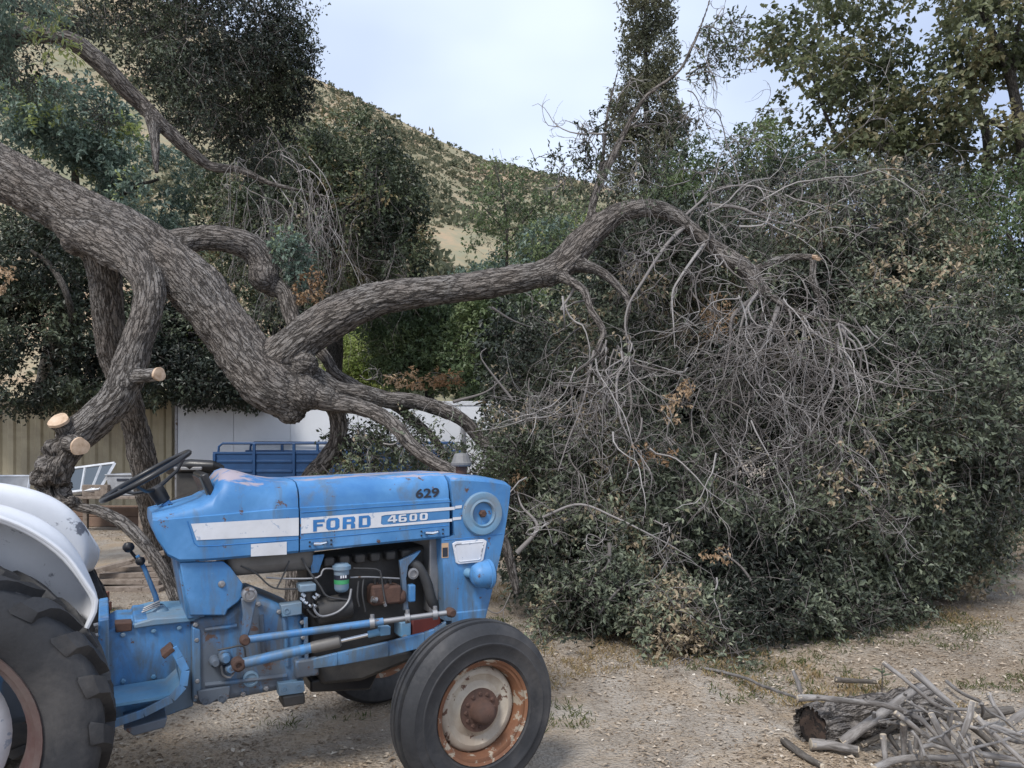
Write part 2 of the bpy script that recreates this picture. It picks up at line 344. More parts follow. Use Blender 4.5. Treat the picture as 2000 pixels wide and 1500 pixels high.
def text_mesh(name, body, corner_bl, corner_br, height_px, v, mat, parent, bold=.03):
    cu = bpy.data.curves.new(name, 'FONT'); cu.body = body; cu.offset = bold; cu.resolution_u = 4
    to = bpy.data.objects.new(name, cu); COL.objects.link(to); dg = bpy.context.evaluated_depsgraph_get()
    me = bpy.data.meshes.new_from_object(to.evaluated_get(dg)); bpy.data.objects.remove(to)
    xs = [q.co.x for q in me.vertices]; ys = [q.co.y for q in me.vertices]; x0, x1, y0, y1 = min(xs), max(xs), min(ys), max(ys)
    for q in me.vertices:
        a, b = (q.co.x - x0) / (x1 - x0), (q.co.y - y0) / (y1 - y0)
        px = corner_bl[0] + (corner_br[0] - corner_bl[0]) * a; py = corner_bl[1] + (corner_br[1] - corner_bl[1]) * a - height_px * b
        q.co = T(px, py, v)
    me.materials.clear(); me.materials.append(mat)
    return link(bpy.data.objects.new(name, me), parent)
text_mesh('fleet_number', '629', (812, 974), (858, 971), 19, -.2625, M['ink'], hood)
# caution label and blank number plate on the nose
sheet('caution_label', [[(862.5, 1061), (876, 1060), (876, 1089), (862.5, 1090)]], -.2738, M['yellow'], nose)
sheet('caution_print', [[(864.5, 1070), (874.5, 1069), (874.5, 1087), (864.5, 1088)]], -.2752, M['ink'], nose)
pp = [T2(x, y, -.28) for x, y in ((884, 1062), (890, 1058), (944, 1053), (951, 1057), (944, 1094), (938, 1098), (896, 1102), (891, 1099))]
b = MB(); b.prism(pp, 1, -.281, -.2722); plate = b.build('number_plate', M['decal'], tr, bevel=.002)
b = MB(); q = [T(x, y, -.2822) for x, y in ((889, 1065), (892, 1063), (942, 1058), (945, 1060), (938, 1091), (935, 1093), (898, 1097), (895, 1095))]
qq = [p + Vector((0, -.0012, 0)) for p in q]
b.tube([p for p in q] + [q[0]], .0022, 6, False); b.build('plate_rim', M['white'], plate)
# pressed crease lines
for nm_, par, pts_, v_ in (('crease', hood, ((588, 1054), (700, 1044), (800, 1034), (876, 1026)), HV), ('crease', hood, ((588, 1001), (700, 993), (880, 980)), HV - .0005), ('crease', cowl, ((366, 1018), (373, 1040), (379, 1060), (387, 1067), (420, 1066), (500, 1060), (583, 1053)), HV), ('crease', nose, ((867, 1055), (920, 1050), (981, 1043)), -.2715)):
    b = MB(); b.tube([T(x, y, v_) for x, y in pts_], .0022, 6); b.build(nm_, M['letter'], par)
# hood latches
for k, (x, y) in enumerate(((626, 1061), (844, 1040))):
    b = MB(); b.tube([T(x - 14, y, HV - .003), T(x - 12, y + 1, HV - .018), T(x, y + 1.5, HV - .022), T(x + 10, y - 1, HV - .018), T(x + 12, y - 3, HV - .003)], [.006, .008, .0085, .008, .007], 8)
    l = b.build('hood_latch', M['chrome'], hood)
    for sx in (-21, 21):
        for sy in (-4, 4):
            b = MB(); b.lathe([(.001, -.004), (.0045, -.004), (.005, 0)], T(x + sx, y + sy - sx * .09, HV - .001), 'y', 8); b.build('rivet', M['ink'], hood)
# side work lamp, facing forward
lc = T(950, 1122, -.335)
b = MB(); b.lathe([(.001, -.085), (.03, -.082), (.05, -.07), (.063, -.045), (.068, -.01), (.070, .0), (.076, .002), (.076, .016), (.070, .022)], lc, 'x', 28); lamp = b.build('work_lamp', M['blue'], tr)
b = MB(); b.lathe([(.070, .021), (.06, .030), (.03, .037), (.001, .039)], lc, 'x', 28); b.build('lamp_lens', M['glass'], lamp)
b = MB(); b.tube([lc + Vector((-.055, .03, 0)), lc + Vector((-.075, .055, .005)), lc + Vector((-.075, .075, .005))], [.022, .024, .026], 10); b.build('lamp_stem', M['blue_pale'], lamp)
# air pre-cleaner standing on the hood
c = T(901, 934, -.06); zb = c.z - .012
b = MB(); b.lathe([(.030, zb), (.030, zb + .085)], (c.x, c.y, 0), 'z', 20); pc = b.build('air_intake_pipe', M['rust'], tr)
b = MB(); b.lathe([(.028, zb + .075), (.050, zb + .078), (.055, zb + .086), (.056, zb + .096), (.051, zb + .100), (.040, zb + .135), (.037, zb + .140), (.036, zb + .144), (.001, zb + .148)], (c.x, c.y, 0), 'z', 14); b.build('air_intake_cap', M['capmetal'], pc, smooth=False)
# ---- lower cowl side plate, pedestal
poly = [T2(x, y, -.24) for x, y in ((350, 1098), (436, 1096), (450, 1108), (474, 1140), (473, 1165), (466, 1175), (445, 1190), (440, 1202), (370, 1202))]
b = MB(); b.prism(poly, 1, -.246, -.225); sp = b.build('side_plate', M['blue'], tr, bevel=.006)
b = MB(); b.lathe([(.001, -.012), (.008, -.012), (.010, -.006), (.014, -.005), (.016, 0)], T(433, 1141, -.247), 'y', 12); b.build('plate_bolt', M['steel'], sp)
poly = [T2(x, y, -.22) for x, y in ((345, 1095), (385, 1095), (400, 1205), (366, 1210))]
b = MB(); b.prism(poly, 1, -.222, .22); b.build('pedestal', M['blue_dirty'], tr, bevel=.006)
# fuel tank under the hood
b = MB(); b.box(((T(530, 1100, -.2).x), 0, 1.05), (.40, .44, .13)); b.build('fuel_tank', M['tank'], tr, bevel=.045, seg=4)
# ---- steering column and wheel
top = T(298, 950, 0); bot = T(345, 1010, 0)
ax = (top - bot).normalized()
b = MB(); b.tube([bot - ax * .05, top - ax * .09], .022, 14); b.build('steering_column', M['blue'], tr)
sw_c = T(286, 929, 0); 
e1 = (T(357, 890, 0) - T(213, 970, 0)); e1.y = 0; e1.normalize(); e2 = Vector((0, 1, 0)); nrm = e1.cross(e2)
if nrm.z < 0: nrm = -nrm
RW = .205
b = MB(); ring = [sw_c + (e1 * math.cos(a) + (e2 * 1.0) * math.sin(a)) * RW for a in np.linspace(0, 2 * math.pi, 49)]
b.tube(ring, .0125, 10, False); sw = b.build('steering_wheel', M['black'], tr)
hubc = sw_c - nrm * .07
for k, a in enumerate((R(12), R(132), R(252))):
    b = MB(); p1 = sw_c + (e1 * math.cos(a) + e2 * math.sin(a)) * RW
    b.tube([hubc + (p1 - sw_c) * .12, hubc + (p1 - sw_c) * .6 + nrm * .02, p1], [.010, .008, .008], 8); b.build('spoke', M['black'], sw)
b = MB(); b.tube([hubc - nrm * .07, hubc - nrm * .03, hubc, hubc + nrm * .012], [.032, .036, .036, .022], 16); b.build('steering_boot', M['black'], sw)
b = MB(); b.tube([T(333, 1000, -.03), T(330, 985, -.03), T(336, 985, -.03), T(338, 1000, -.03)], .004, 6); b.build('column_clip', M['black'], tr)
# ---- gearbox and clutch housing (one casting each, with ribs and lugs)
V1 = -.17
poly = [T2(x, y, V1) for x, y in ((196, 1240), (230, 1222), (262, 1220), (262, 1212), (375, 1203), (378, 1380), (330, 1398), (230, 1418), (196, 1420))]
b = MB(); b.prism(poly, 1, V1, -V1); gb = b.build('gearbox', M['blue'], tr, bevel=.025, seg=3)
poly = [T2(x, y, -.185) for x, y in ((262, 1219), (300, 1208), (390, 1203), (392, 1212), (300, 1222), (262, 1228))]
b = MB(); b.prism(poly, 1, -.19, .19); b.build('gearbox_cover', M['blue_pale'], tr, bevel=.005)
V2 = -.20
poly = [T2(x, y, V2) for x, y in ((374, 1205), (440, 1200), (478, 1170), (505, 1165), (545, 1180), (592, 1200), (596, 1290), (596, 1338), (560, 1348), (452, 1368), (395, 1380), (374, 1376))]
b = MB(); b.prism(poly, 1, V2, -V2); ch = b.build('clutch_housing', M['blue_dirty'], tr, bevel=.03, seg=3)
poly = [T2(x, y, -.215) for x, y in ((376, 1225), (392, 1230), (394, 1345), (384, 1372), (376, 1372))]
b = MB(); b.prism(poly, 1, -.212, -.19); b.build('housing_rib', M['blue'], ch, bevel=.006)
def lug_plate(name, pts, holes, v, mat, th=.02):
    b = MB(); b.prism([T2(x, y, v) for x, y in pts], 1, v, v + th); o = b.build(name, mat, tr, bevel=.004)
    for hx, hy, r in holes:
        h = MB(); h.lathe([(r, -.0015), (r * .95, .012), (.001, .012)], T(hx, hy, v), 'y', 14); h.build('bolt_hole', M['ink'], o)
        h = MB(); h.lathe([(r * 1.6, .001), (r * 1.55, -.004), (r * 1.05, -.004), (r, .002)], T(hx, hy, v), 'y', 14); h.build('boss', mat, o)
    return o
lug_plate('mounting_ear', [(385, 1350), (450, 1340), (448, 1362), (436, 1376), (425, 1366), (410, 1376), (396, 1378), (388, 1368)], [(402, 1370, .010), (432, 1364, .010)], -.222, M['blue_dirty'])
lug_plate('mounting_block', [(543, 1335), (594, 1330), (596, 1350), (590, 1354), (545, 1360)], [(556, 1347, .009), (584, 1342, .009)], -.235, M['blue_pale'], .06)
lug_plate('upper_block', [(549, 1182), (590, 1176), (590, 1200), (552, 1206)], [(560, 1193, .009)], -.23, M['blue_pale'], .06)
b = MB(); b.box(T(570, 1362, -.19), (.10, .1, .05)); b.build('drain_block', M['grease'], tr, bevel=.008)
b = MB(); b.lathe([(.035, .02), (.035, -.012), (.026, -.014), (.024, -.008), (.001, -.008)], T(489, 1325, -.20), 'y', 24); b.build('round_plug', M['blue_pale'], tr)
for x, y in ((382, 1220), (384, 1250), (385, 1330), (383, 1360), (590, 1215), (592, 1245), (592, 1275), (520, 1345), (475, 1356), (505, 1180), (545, 1195)):
    h = MB(); h.lathe([(.012, .006), (.012, -.006), (.007, -.010), (.001, -.010)], T(x, y, -.205), 'y', 6); h.build('casting_bolt', M['steel'], ch, smooth=False)
for x0, y0, x1, y1 in ((400, 1230, 462, 1222), (400, 1338, 560, 1320), (510, 1200, 516, 1290), (555, 1205, 562, 1300)):
    h = MB(); h.tube([T(x0, y0, -.20), T((x0 + x1) / 2, (y0 + y1) / 2, -.207), T(x1, y1, -.20)], .011, 8); h.build('casting_rib', M['blue_dirty'], ch)
for x, y in ((240, 1240), (300, 1232), (350, 1226), (240, 1330), (300, 1322)):
    h = MB(); h.lathe([(.011, .006), (.011, -.006), (.006, -.009), (.001, -.009)], T(x, y, -.172), 'y', 6); h.build('casting_bolt', M['blue_pale'], gb, smooth=False)
h = MB(); h.prism([T2(x, y, -.18) for x, y in ((224, 1218), (258, 1216), (258, 1232), (226, 1236))], 1, -.182, -.1); h.build('breather_block', M['rust'], gb, bevel=.004)
# axle flange and axle housing at the rear
b = MB(); b.prism([T2(x, y, -.24) for x, y in ((192, 1212), (213, 1208), (216, 1400), (192, 1404))], 1, -.24, .24); b.build('axle_flange', M['blue'], tr, bevel=.006)
b = MB(); b.lathe([(.15, -.20), (.15, -.42), (.11, -.46), (.08, -.52), (.08, .52), (.11, .46), (.15, .42), (.15, .20)], (-2.05, 0, .61), 'y', 24); b.build('rear_axle_housing', M['blue_dirty'], tr)
b = MB(); b.box((-1.92, 0, .66), (.55, .36, .42)); b.build('rear_housing', M['blue_dirty'], tr, bevel=.04, seg=3)
for k in range(4):
    b = MB(); b.cyl(T(183 + 3 * (k % 2), 1222 + k * 20, -.25), T(192, 1220 + k * 20, -.25), .009, 8); b.build('flange_bolt', M['steel'], tr)
# seat, hidden behind the fender but there
b = MB(); b.box((-1.98, 0, 1.12), (.42, .44, .09)); b.box((-2.2, 0, 1.30), (.07, .42, .34)); b.build('seat', M['black'], tr, bevel=.03, seg=3)
b = MB(); b.cyl((-1.98, 0, .86), (-1.98, 0, 1.1), .05); b.build('seat_post', M['blue_dirty'], tr)
# ---- footrest and pedal
fv = (-.19, -.43)
pts = [(215, 1372), (330, 1353), (352, 1332), (346, 1300)]
b = MB(); loc = [T(x, y, -.40) for x, y in pts]
for i in range(len(loc) - 1):
    p, q = loc[i], loc[i + 1]; d = (q - p).normalized(); n = Vector((-d.z, 0, d.x)) * .012
    b.add([(p.x, -.19, p.z), (q.x, -.19, q.z), (q.x, -.43, q.z), (p.x, -.43, p.z), (p.x - n.x, -.19, p.z - n.z), (q.x - n.x, -.19, q.z - n.z), (q.x - n.x, -.43, q.z - n.z), (p.x - n.x, -.43, p.z - n.z)],
          [(0, 1, 2, 3), (7, 6, 5, 4), (0, 4, 5, 1), (1, 5, 6, 2), (2, 6, 7, 3), (3, 7, 4, 0)])
b.build('footrest', M['blue_pale'], tr, smooth=False)
b = MB(); pth = [T(x, y, -.44) for x, y in ((216, 1415), (280, 1393), (335, 1365), (358, 1340), (362, 1310), (350, 1285), (338, 1265))]
for i in range(len(pth) - 1):
    p, q = pth[i], pth[i + 1]; d = (q - p).normalized(); n = Vector((-d.z, 0, d.x)) * .016; y = Vector((0, .006, 0))
    b.add([p + n - y, q + n - y, q - n - y, p - n - y, p + n + y, q + n + y, q - n + y, p - n + y], [(0, 1, 2, 3), (7, 6, 5, 4), (0, 4, 5, 1), (1, 5, 6, 2), (2, 6, 7, 3), (3, 7, 4, 0)])
arm = b.build('brake_pedal', M['blue'], tr, smooth=False, bevel=.002)
p0 = T(327, 1270, -.40); b = MB(); b.box(p0, (.05, .10, .02), Matrix.Rotation(R(-38), 3, 'Y')); b.build('pedal_pad', M['rust'], arm, bevel=.004)
b = MB(); b.prism([T2(x, y, -.36) for x, y in ((240, 1415), (325, 1392), (320, 1412), (260, 1428))], 1, -.42, -.2); b.build('step_bracket', M['blue_dirty'], tr, bevel=.005)
# ---- gear levers
g0 = T(311, 1200, -.02)
b = MB(); b.tube([g0, T(304, 1165, -.02), T(282, 1110, -.02), T(268, 1085, -.02)], [.014, .012, .010, .009], 10); gl = b.build('gear_lever', M['blue'], tr)
b = MB(); b.lathe([(.001, -.02), (.012, -.017), (.02, -.006), (.021, .004), (.014, .017), (.001, .021)], T(274, 1096, -.025), 'z', 14); b.build('lever_knob', M['black'], gl)
b = MB(); b.tube([T(285, 1115, -.0), T(262, 1085, 0), T(254, 1075, 0)], [.008, .007, .007], 8); g2 = b.build('range_lever', M['black'], tr)
b = MB(); b.lathe([(.001, -.024), (.014, -.02), (.024, -.007), (.025, .005), (.016, .02), (.001, .024)], T(251, 1069, 0), 'z', 14); b.build('lever_knob', M['black'], g2)
b = MB(); b.lathe([(.05, -.01), (.045, .01), (.03, .03), (.018, .045)], g0, 'z', 18); b.build('lever_boot', M['blue_pale'], tr)
for k in range(3):
    b = MB(); b.tube([T(277 + k * 2, 1196 - k * 4, -.06), T(296 + k, 1188 - k * 4, -.06), T(312, 1182 - k * 4, -.05)], .005, 6); b.build('shift_spring', M['steel'], tr)
# ---- engine
b = MB(); b.prism([T2(x, y, -.12) for x, y in ((600, 1095), (860, 1062), (866, 1222), (606, 1300))], 1, -.12, .13); b.build('engine_block', M['grease'], tr, bevel=.02)
b = MB(); b.prism([T2(x, y, -.1) for x, y in ((612, 1290), (800, 1262), (806, 1282), (700, 1325), (622, 1332))], 1, -.16, .16); b.build('oil_pan', M['grease'], tr, bevel=.02)
b = MB(); b.prism([T2(x, y, -.05) for x, y in ((600, 1322), (740, 1290), (715, 1340), (600, 1345))], 1, -.12, .2); b.build('sump_guard', M['black'], tr, bevel=.01)
b = MB(); b.box((T(848, 1120, -.2).x, 0, T(848, 1120, -.2).z), (.05, .40, .40)); b.build('radiator', M['steel'], tr, bevel=.006)
b = MB(); b.box(T(825, 1225, -.15), (.16, .12, .13)); b.build('front_bracket', M['red'], tr, bevel=.01)
# fuel filter with label
fc = T(667, 1130, -.235)
b = MB(); b.lathe([(.001, .072), (.03, .072), (.036, .066), (.044, .062), (.044, .045), (.036, .042), (.034, -.045), (.03, -.055), (.02, -.062), (.001, -.064)], fc, 'z', 24); ff = b.build('fuel_filter', M['blue_pale'], tr)
b = MB(); b.lathe([(.0355, .032), (.0355, -.002)], fc, 'z', 24); b.build('filter_label', M['ink'], ff)
b = MB(); b.lathe([(.0355, -.0025), (.0355, -.022)], fc, 'z', 24); b.build('filter_band', M['green'], ff)
b = MB()
for k in range(3): b.box(fc + Vector((-.012 + k * .011, -.0362, .014)), (.007, .001, .012))
b.build('filter_print', M['white'], ff, smooth=False)
# governor unit left of it, with bright unions
b = MB(); b.box(T(598, 1146, -.22), (.075, .08, .035)); gv = b.build('hydraulic_valve', M['blue_pale'], tr, bevel=.006)
b = MB(); b.cyl(T(600, 1152, -.22), T(603, 1185, -.22), .03, 14); b.build('valve_body', M['black'], gv)
for k, (x, y) in enumerate(((588, 1168), (594, 1174), (612, 1165), (618, 1160), (603, 1180), (590, 1160), (612, 1180))):
    b = MB(); b.cyl(T(x, y, -.255), T(x + 5, y + 4, -.27), .0085, 6); b.build('pipe_union', M['chrome'], gv, smooth=False)
# starter/hydraulic drum
b = MB(); a_, c_ = T(618, 1195, -.20), T(685, 1182, -.20)
b.tube([a_ - (c_ - a_) * .02, a_, a_ + (c_ - a_) * .97, c_], [.055, .062, .062, .05], 24); b.build('starter_motor', M['grease'], tr)
# injection pump, rusty
b = MB(); b.box(T(750, 1160, -.19), (.15, .10, .09)); b.box(T(740, 1146, -.20), (.09, .08, .03)); b.cyl(T(775, 1165, -.2), T(790, 1163, -.2), .04, 14)
ip = b.build('injection_pump', M['rust'], tr, bevel=.012)
for k in range(4):
    b = MB(); b.cyl(T(732 + k * 10, 1140, -.215), T(732 + k * 10, 1130, -.215), .008, 8); b.build('pump_outlet', M['grease'], ip)
b = MB(); b.cyl(T(726, 1170, -.25), T(736, 1172, -.25), .015, 10); b.cyl(T(750, 1176, -.255), T(753, 1184, -.255), .008, 8); b.build('pump_fitting', M['steel'], ip)
# alternator-ish ribs and manifold behind
for k in range(6):
    b = MB(); b.box(T(640 + k * 30, 1096 - k * 3, -.15), (.05, .07, .045)); b.build('manifold_port', M['grease'], tr, bevel=.01)
# pipes and wires
def pipe(name, pts, r, mat, n=7):
    P3 = [T(*p) for p in pts]; q = catmull(np.array([list(p) for p in P3]), .012); b = MB(); b.tube([Vector(a) for a in q], r, n); return b.build(name, mat, tr)
def catmull(p, ds):
    p = np.asarray(p, float); ext = np.vstack([2 * p[0] - p[1], p, 2 * p[-1] - p[-2]]); outp = []
    for i in range(1, len(ext) - 2):
        n = max(1, int(np.linalg.norm(ext[i + 1][:3] - ext[i][:3]) / ds)); t = (np.arange(n) / n)[:, None]; a, b_, c, d = ext[i - 1], ext[i], ext[i + 1], ext[i + 2]
        outp.append(.5 * (2 * b_ + (c - a) * t + (2 * a - 5 * b_ + 4 * c - d) * t ** 2 + (3 * b_ - a - 3 * c + d) * t ** 3))
    return np.vstack(outp + [p[-1:]])
pipe('fuel_line', [(520, 1128, -.2), (560, 1130, -.22), (620, 1128, -.24), (632, 1112, -.24), (655, 1111, -.24)], .0045, M['steel'])
pipe('fuel_line', [(470, 1105, -.22), (500, 1120, -.22), (535, 1148, -.22), (590, 1150, -.22)], .004, M['hose'])
pipe('fuel_line', [(690, 1110, -.24), (735, 1112, -.24), (744, 1122, -.24), (748, 1150, -.24), (752, 1175, -.25)], .0045, M['hose'])
pipe('fuel_line', [(684, 1128, -.24), (720, 1127, -.235), (780, 1130, -.23)], .0045, M['steel'])
pipe('fuel_line', [(590, 1090, -.23), (600, 1110, -.235), (625, 1145, -.25), (640, 1165, -.25), (680, 1172, -.25)], .005, M['hose'])
pipe('fuel_line', [(710, 1130, -.23), (708, 1160, -.24), (714, 1195, -.24)], .004, M['hose'])
pipe('fuel_line', [(700, 1135, -.23), (698, 1165, -.24), (702, 1185, -.24)], .0045, M['hose'])
pipe('fuel_line', [(565, 1095, -.22), (555, 1120, -.22), (540, 1150, -.22)], .004, M['hose'])
pipe('control_cable', [(686, 1150, -.25), (680, 1175, -.26), (660, 1195, -.265), (630, 1204, -.265), (616, 1195, -.26), (612, 1180, -.25)], .006, M['steel'])
pipe('control_cable', [(600, 1190, -.25), (615, 1205, -.25), (640, 1200, -.25)], .005, M['hose'])
pipe('control_cable', [(425, 1270, -.25), (450, 1265, -.26), (475, 1262, -.26), (480, 1285, -.255)], .0045, M['hose'])
pipe('control_cable', [(432, 1300, -.235), (436, 1318, -.24), (450, 1323, -.24), (458, 1310, -.24)], .005, M['steel'])
pipe('radiator_hose', [(798, 1098, -.18), (815, 1105, -.2), (832, 1135, -.2), (842, 1170, -.2), (852, 1190, -.18)], .026, M['hose'], 12)
b = MB(); b.prism([T2(x, y, -.22) for x, y in ((780, 1095), (822, 1075), (816, 1084), (797, 1105), (793, 1130), (798, 1190), (788, 1192), (784, 1130))], 1, -.225, -.20); b.build('fan_bracket', M['blue_dirty'], tr, bevel=.003)
b = MB(); b.box(T(803, 1158, -.225), (.035, .04, .085)); b.build('tension_block', M['blue'], tr, bevel=.006)
b = MB(); b.lathe([(.028, .03), (.028, -.01), (.018, -.012), (.016, -.004), (.001, -.004)], T(806, 1120, -.21), 'y', 16); b.build('idler_pulley', M['steel'], tr)
b = MB(); b.prism([T2(x, y, -.2) for x, y in ((605, 1085), (634, 1082), (622, 1118), (608, 1120))], 1, -.205, -.19); b.build('hood_stay', M['blue'], tr, bevel=.003)
b = MB(); b.prism([T2(x, y, -.2) for x, y in ((592, 1205), (600, 1204), (602, 1290), (594, 1292))], 1, -.215, -.12); b.build('engine_flange', M['blue_dirty'], tr, bevel=.003)
b = MB(); b.box(T(598, 1303, -.21), (.11, .05, .08)); b.build('frame_block', M['blue_dirty'], tr, bevel=.008)
b = MB(); b.prism([T2(x, y, -.2) for x, y in ((780, 1215), (800, 1212), (800, 1240), (780, 1243))], 1, -.22, -.12); b.build('side_block', M['blue_pale'], tr, bevel=.004)
# ---- steering gear
b = MB(); b.prism([T2(x, y, -.27) for x, y in ((470, 1168), (500, 1165), (492, 1215), (484, 1245), (470, 1247), (474, 1200))], 1, -.285, -.262); pa = b.build('pitman_arm', M['blue_dirty'], tr, bevel=.006)
b = MB(); b.lathe([(.032, .02), (.032, -.012), (.022, -.016), (.02, -.01), (.011, -.012), (.001, -.012)], T(487, 1161, -.285), 'y', 20); b.build('pivot_nut', M['steel'], pa)
def rod(name, a, b_, r, mat, n=14):
    m = MB(); m.tube([a, b_], r, n); return m.build(name, mat, tr)
jA, jB = T(478, 1250, -.33), T(880, 1196, -.56)
L = jB - jA
rod('drag_link', jA, jA + L * .66, .017, M['blue'])
rod('drag_link_end', jA + L * .64, jB, .0125, M['steel'])
for f in (.605, .78, .92):
    m = MB(); c0 = jA + L * f; m.cyl(c0 - L * .012, c0 + L * .012, .024, 12); m.cyl(c0 + Vector((0, 0, .018)), c0 + Vector((0, 0, .038)), .010, 6); m.build('rod_clamp', M['steel'], tr)
for p in (jA, jB):
    m = MB(); m.lathe([(.001, -.03), (.014, -.03), (.020, -.022), (.023, 0), (.020, .022), (.016, .028)], p, 'y', 18); m.build('ball_joint', M['rust'], tr)
cA, cB = T(464, 1298, -.34), T(742, 1234, -.44); L2 = cB - cA
rod('steering_cylinder', cA + L2 * .03, cA + L2 * .70, .023, M['blue'])
m = MB(); m.tube([cA + L2 * .50, cA + L2 * .52, cA + L2 * .70, cA + L2 * .715], [.024, .027, .029, .02], 16); m.build('cylinder_sleeve', M['tank'], tr)
rod('cylinder_rod', cA + L2 * .70, cA + L2 * .93, .009, M['chrome'])
m = MB(); m.cyl(cA + L2 * .91, cA + L2 * 1.0, .017, 10); m.box(cB + Vector((.02, 0, .004)), (.05, .04, .04)); m.build('rod_end', M['blue_pale'], tr, bevel=.004)
m = MB(); m.lathe([(.027, .03), (.029, -.022), (.021, -.03), (.013, -.03), (.011, -.022), (.001, -.022)], T(465, 1297, -.34), 'y', 20); m.build('ball_joint', M['rust'], tr)
for x, y, r in ((420, 1293, .022), (440, 1285, .026), (450, 1305, .024)):
    m = MB(); m.lathe([(.001, -.03), (r * .6, -.03), (r, -.015), (r, .05)], T(x, y, -.24), 'y', 14); m.build('hydraulic_fitting', M['blue_dirty'], tr)
# radius rod from the clutch housing to the axle end
m = MB(); q = [T(*p) for p in ((596, 1300, -.22), (660, 1288, -.28), (760, 1268, -.40), (830, 1250, -.50), (850, 1240, -.53), (872, 1222, -.56))]
for i in range(len(q) - 1):
    p_, r_ = q[i], q[i + 1]; h0, h1 = [(.022, .03, .034, .034, .028, .02)[j] for j in (i, i + 1)]
    m.add([p_ + Vector((0, 0, h0)), r_ + Vector((0, 0, h1)), r_ - Vector((0, 0, h1)), p_ - Vector((0, 0, h0)), p_ + Vector((0, .022, h0)), r_ + Vector((0, .022, h1)), r_ + Vector((0, .022, -h1)), p_ + Vector((0, .022, -h0))],
          [(0, 1, 2, 3), (7, 6, 5, 4), (0, 4, 5, 1), (1, 5, 6, 2), (2, 6, 7, 3), (3, 7, 4, 0)])
m.build('radius_rod', M['blue'], tr, bevel=.004)
# ---- front axle
m = MB(); m.box((0, 0, .52), (.10, 1.12, .10)); m.box((0, 0, .62), (.16, .18, .14)); m.build('front_axle', M['blue_dirty'], tr, bevel=.012)
SV, FR = .685, .395
for s in (-1, 1):
    m = MB(); m.cyl((0, s * .55, .38), (0, s * .55, .68), .032, 14); m.cyl((0, s * .54, FR), (0, s * SV, FR), .03, 14); m.build('spindle', M['blue_pale'], tr)
    m = MB(); m.box((-.08, s * .555, .665), (.20, .05, .025), Matrix.Rotation(R(0), 3, 'Z')); m.build('steering_arm', M['blue_pale'], tr, bevel=.005)
m = MB(); m.cyl((-.16, -.53, .62), (-.16, .53, .62), .014, 10); m.build('tie_rod', M['steel'], tr)
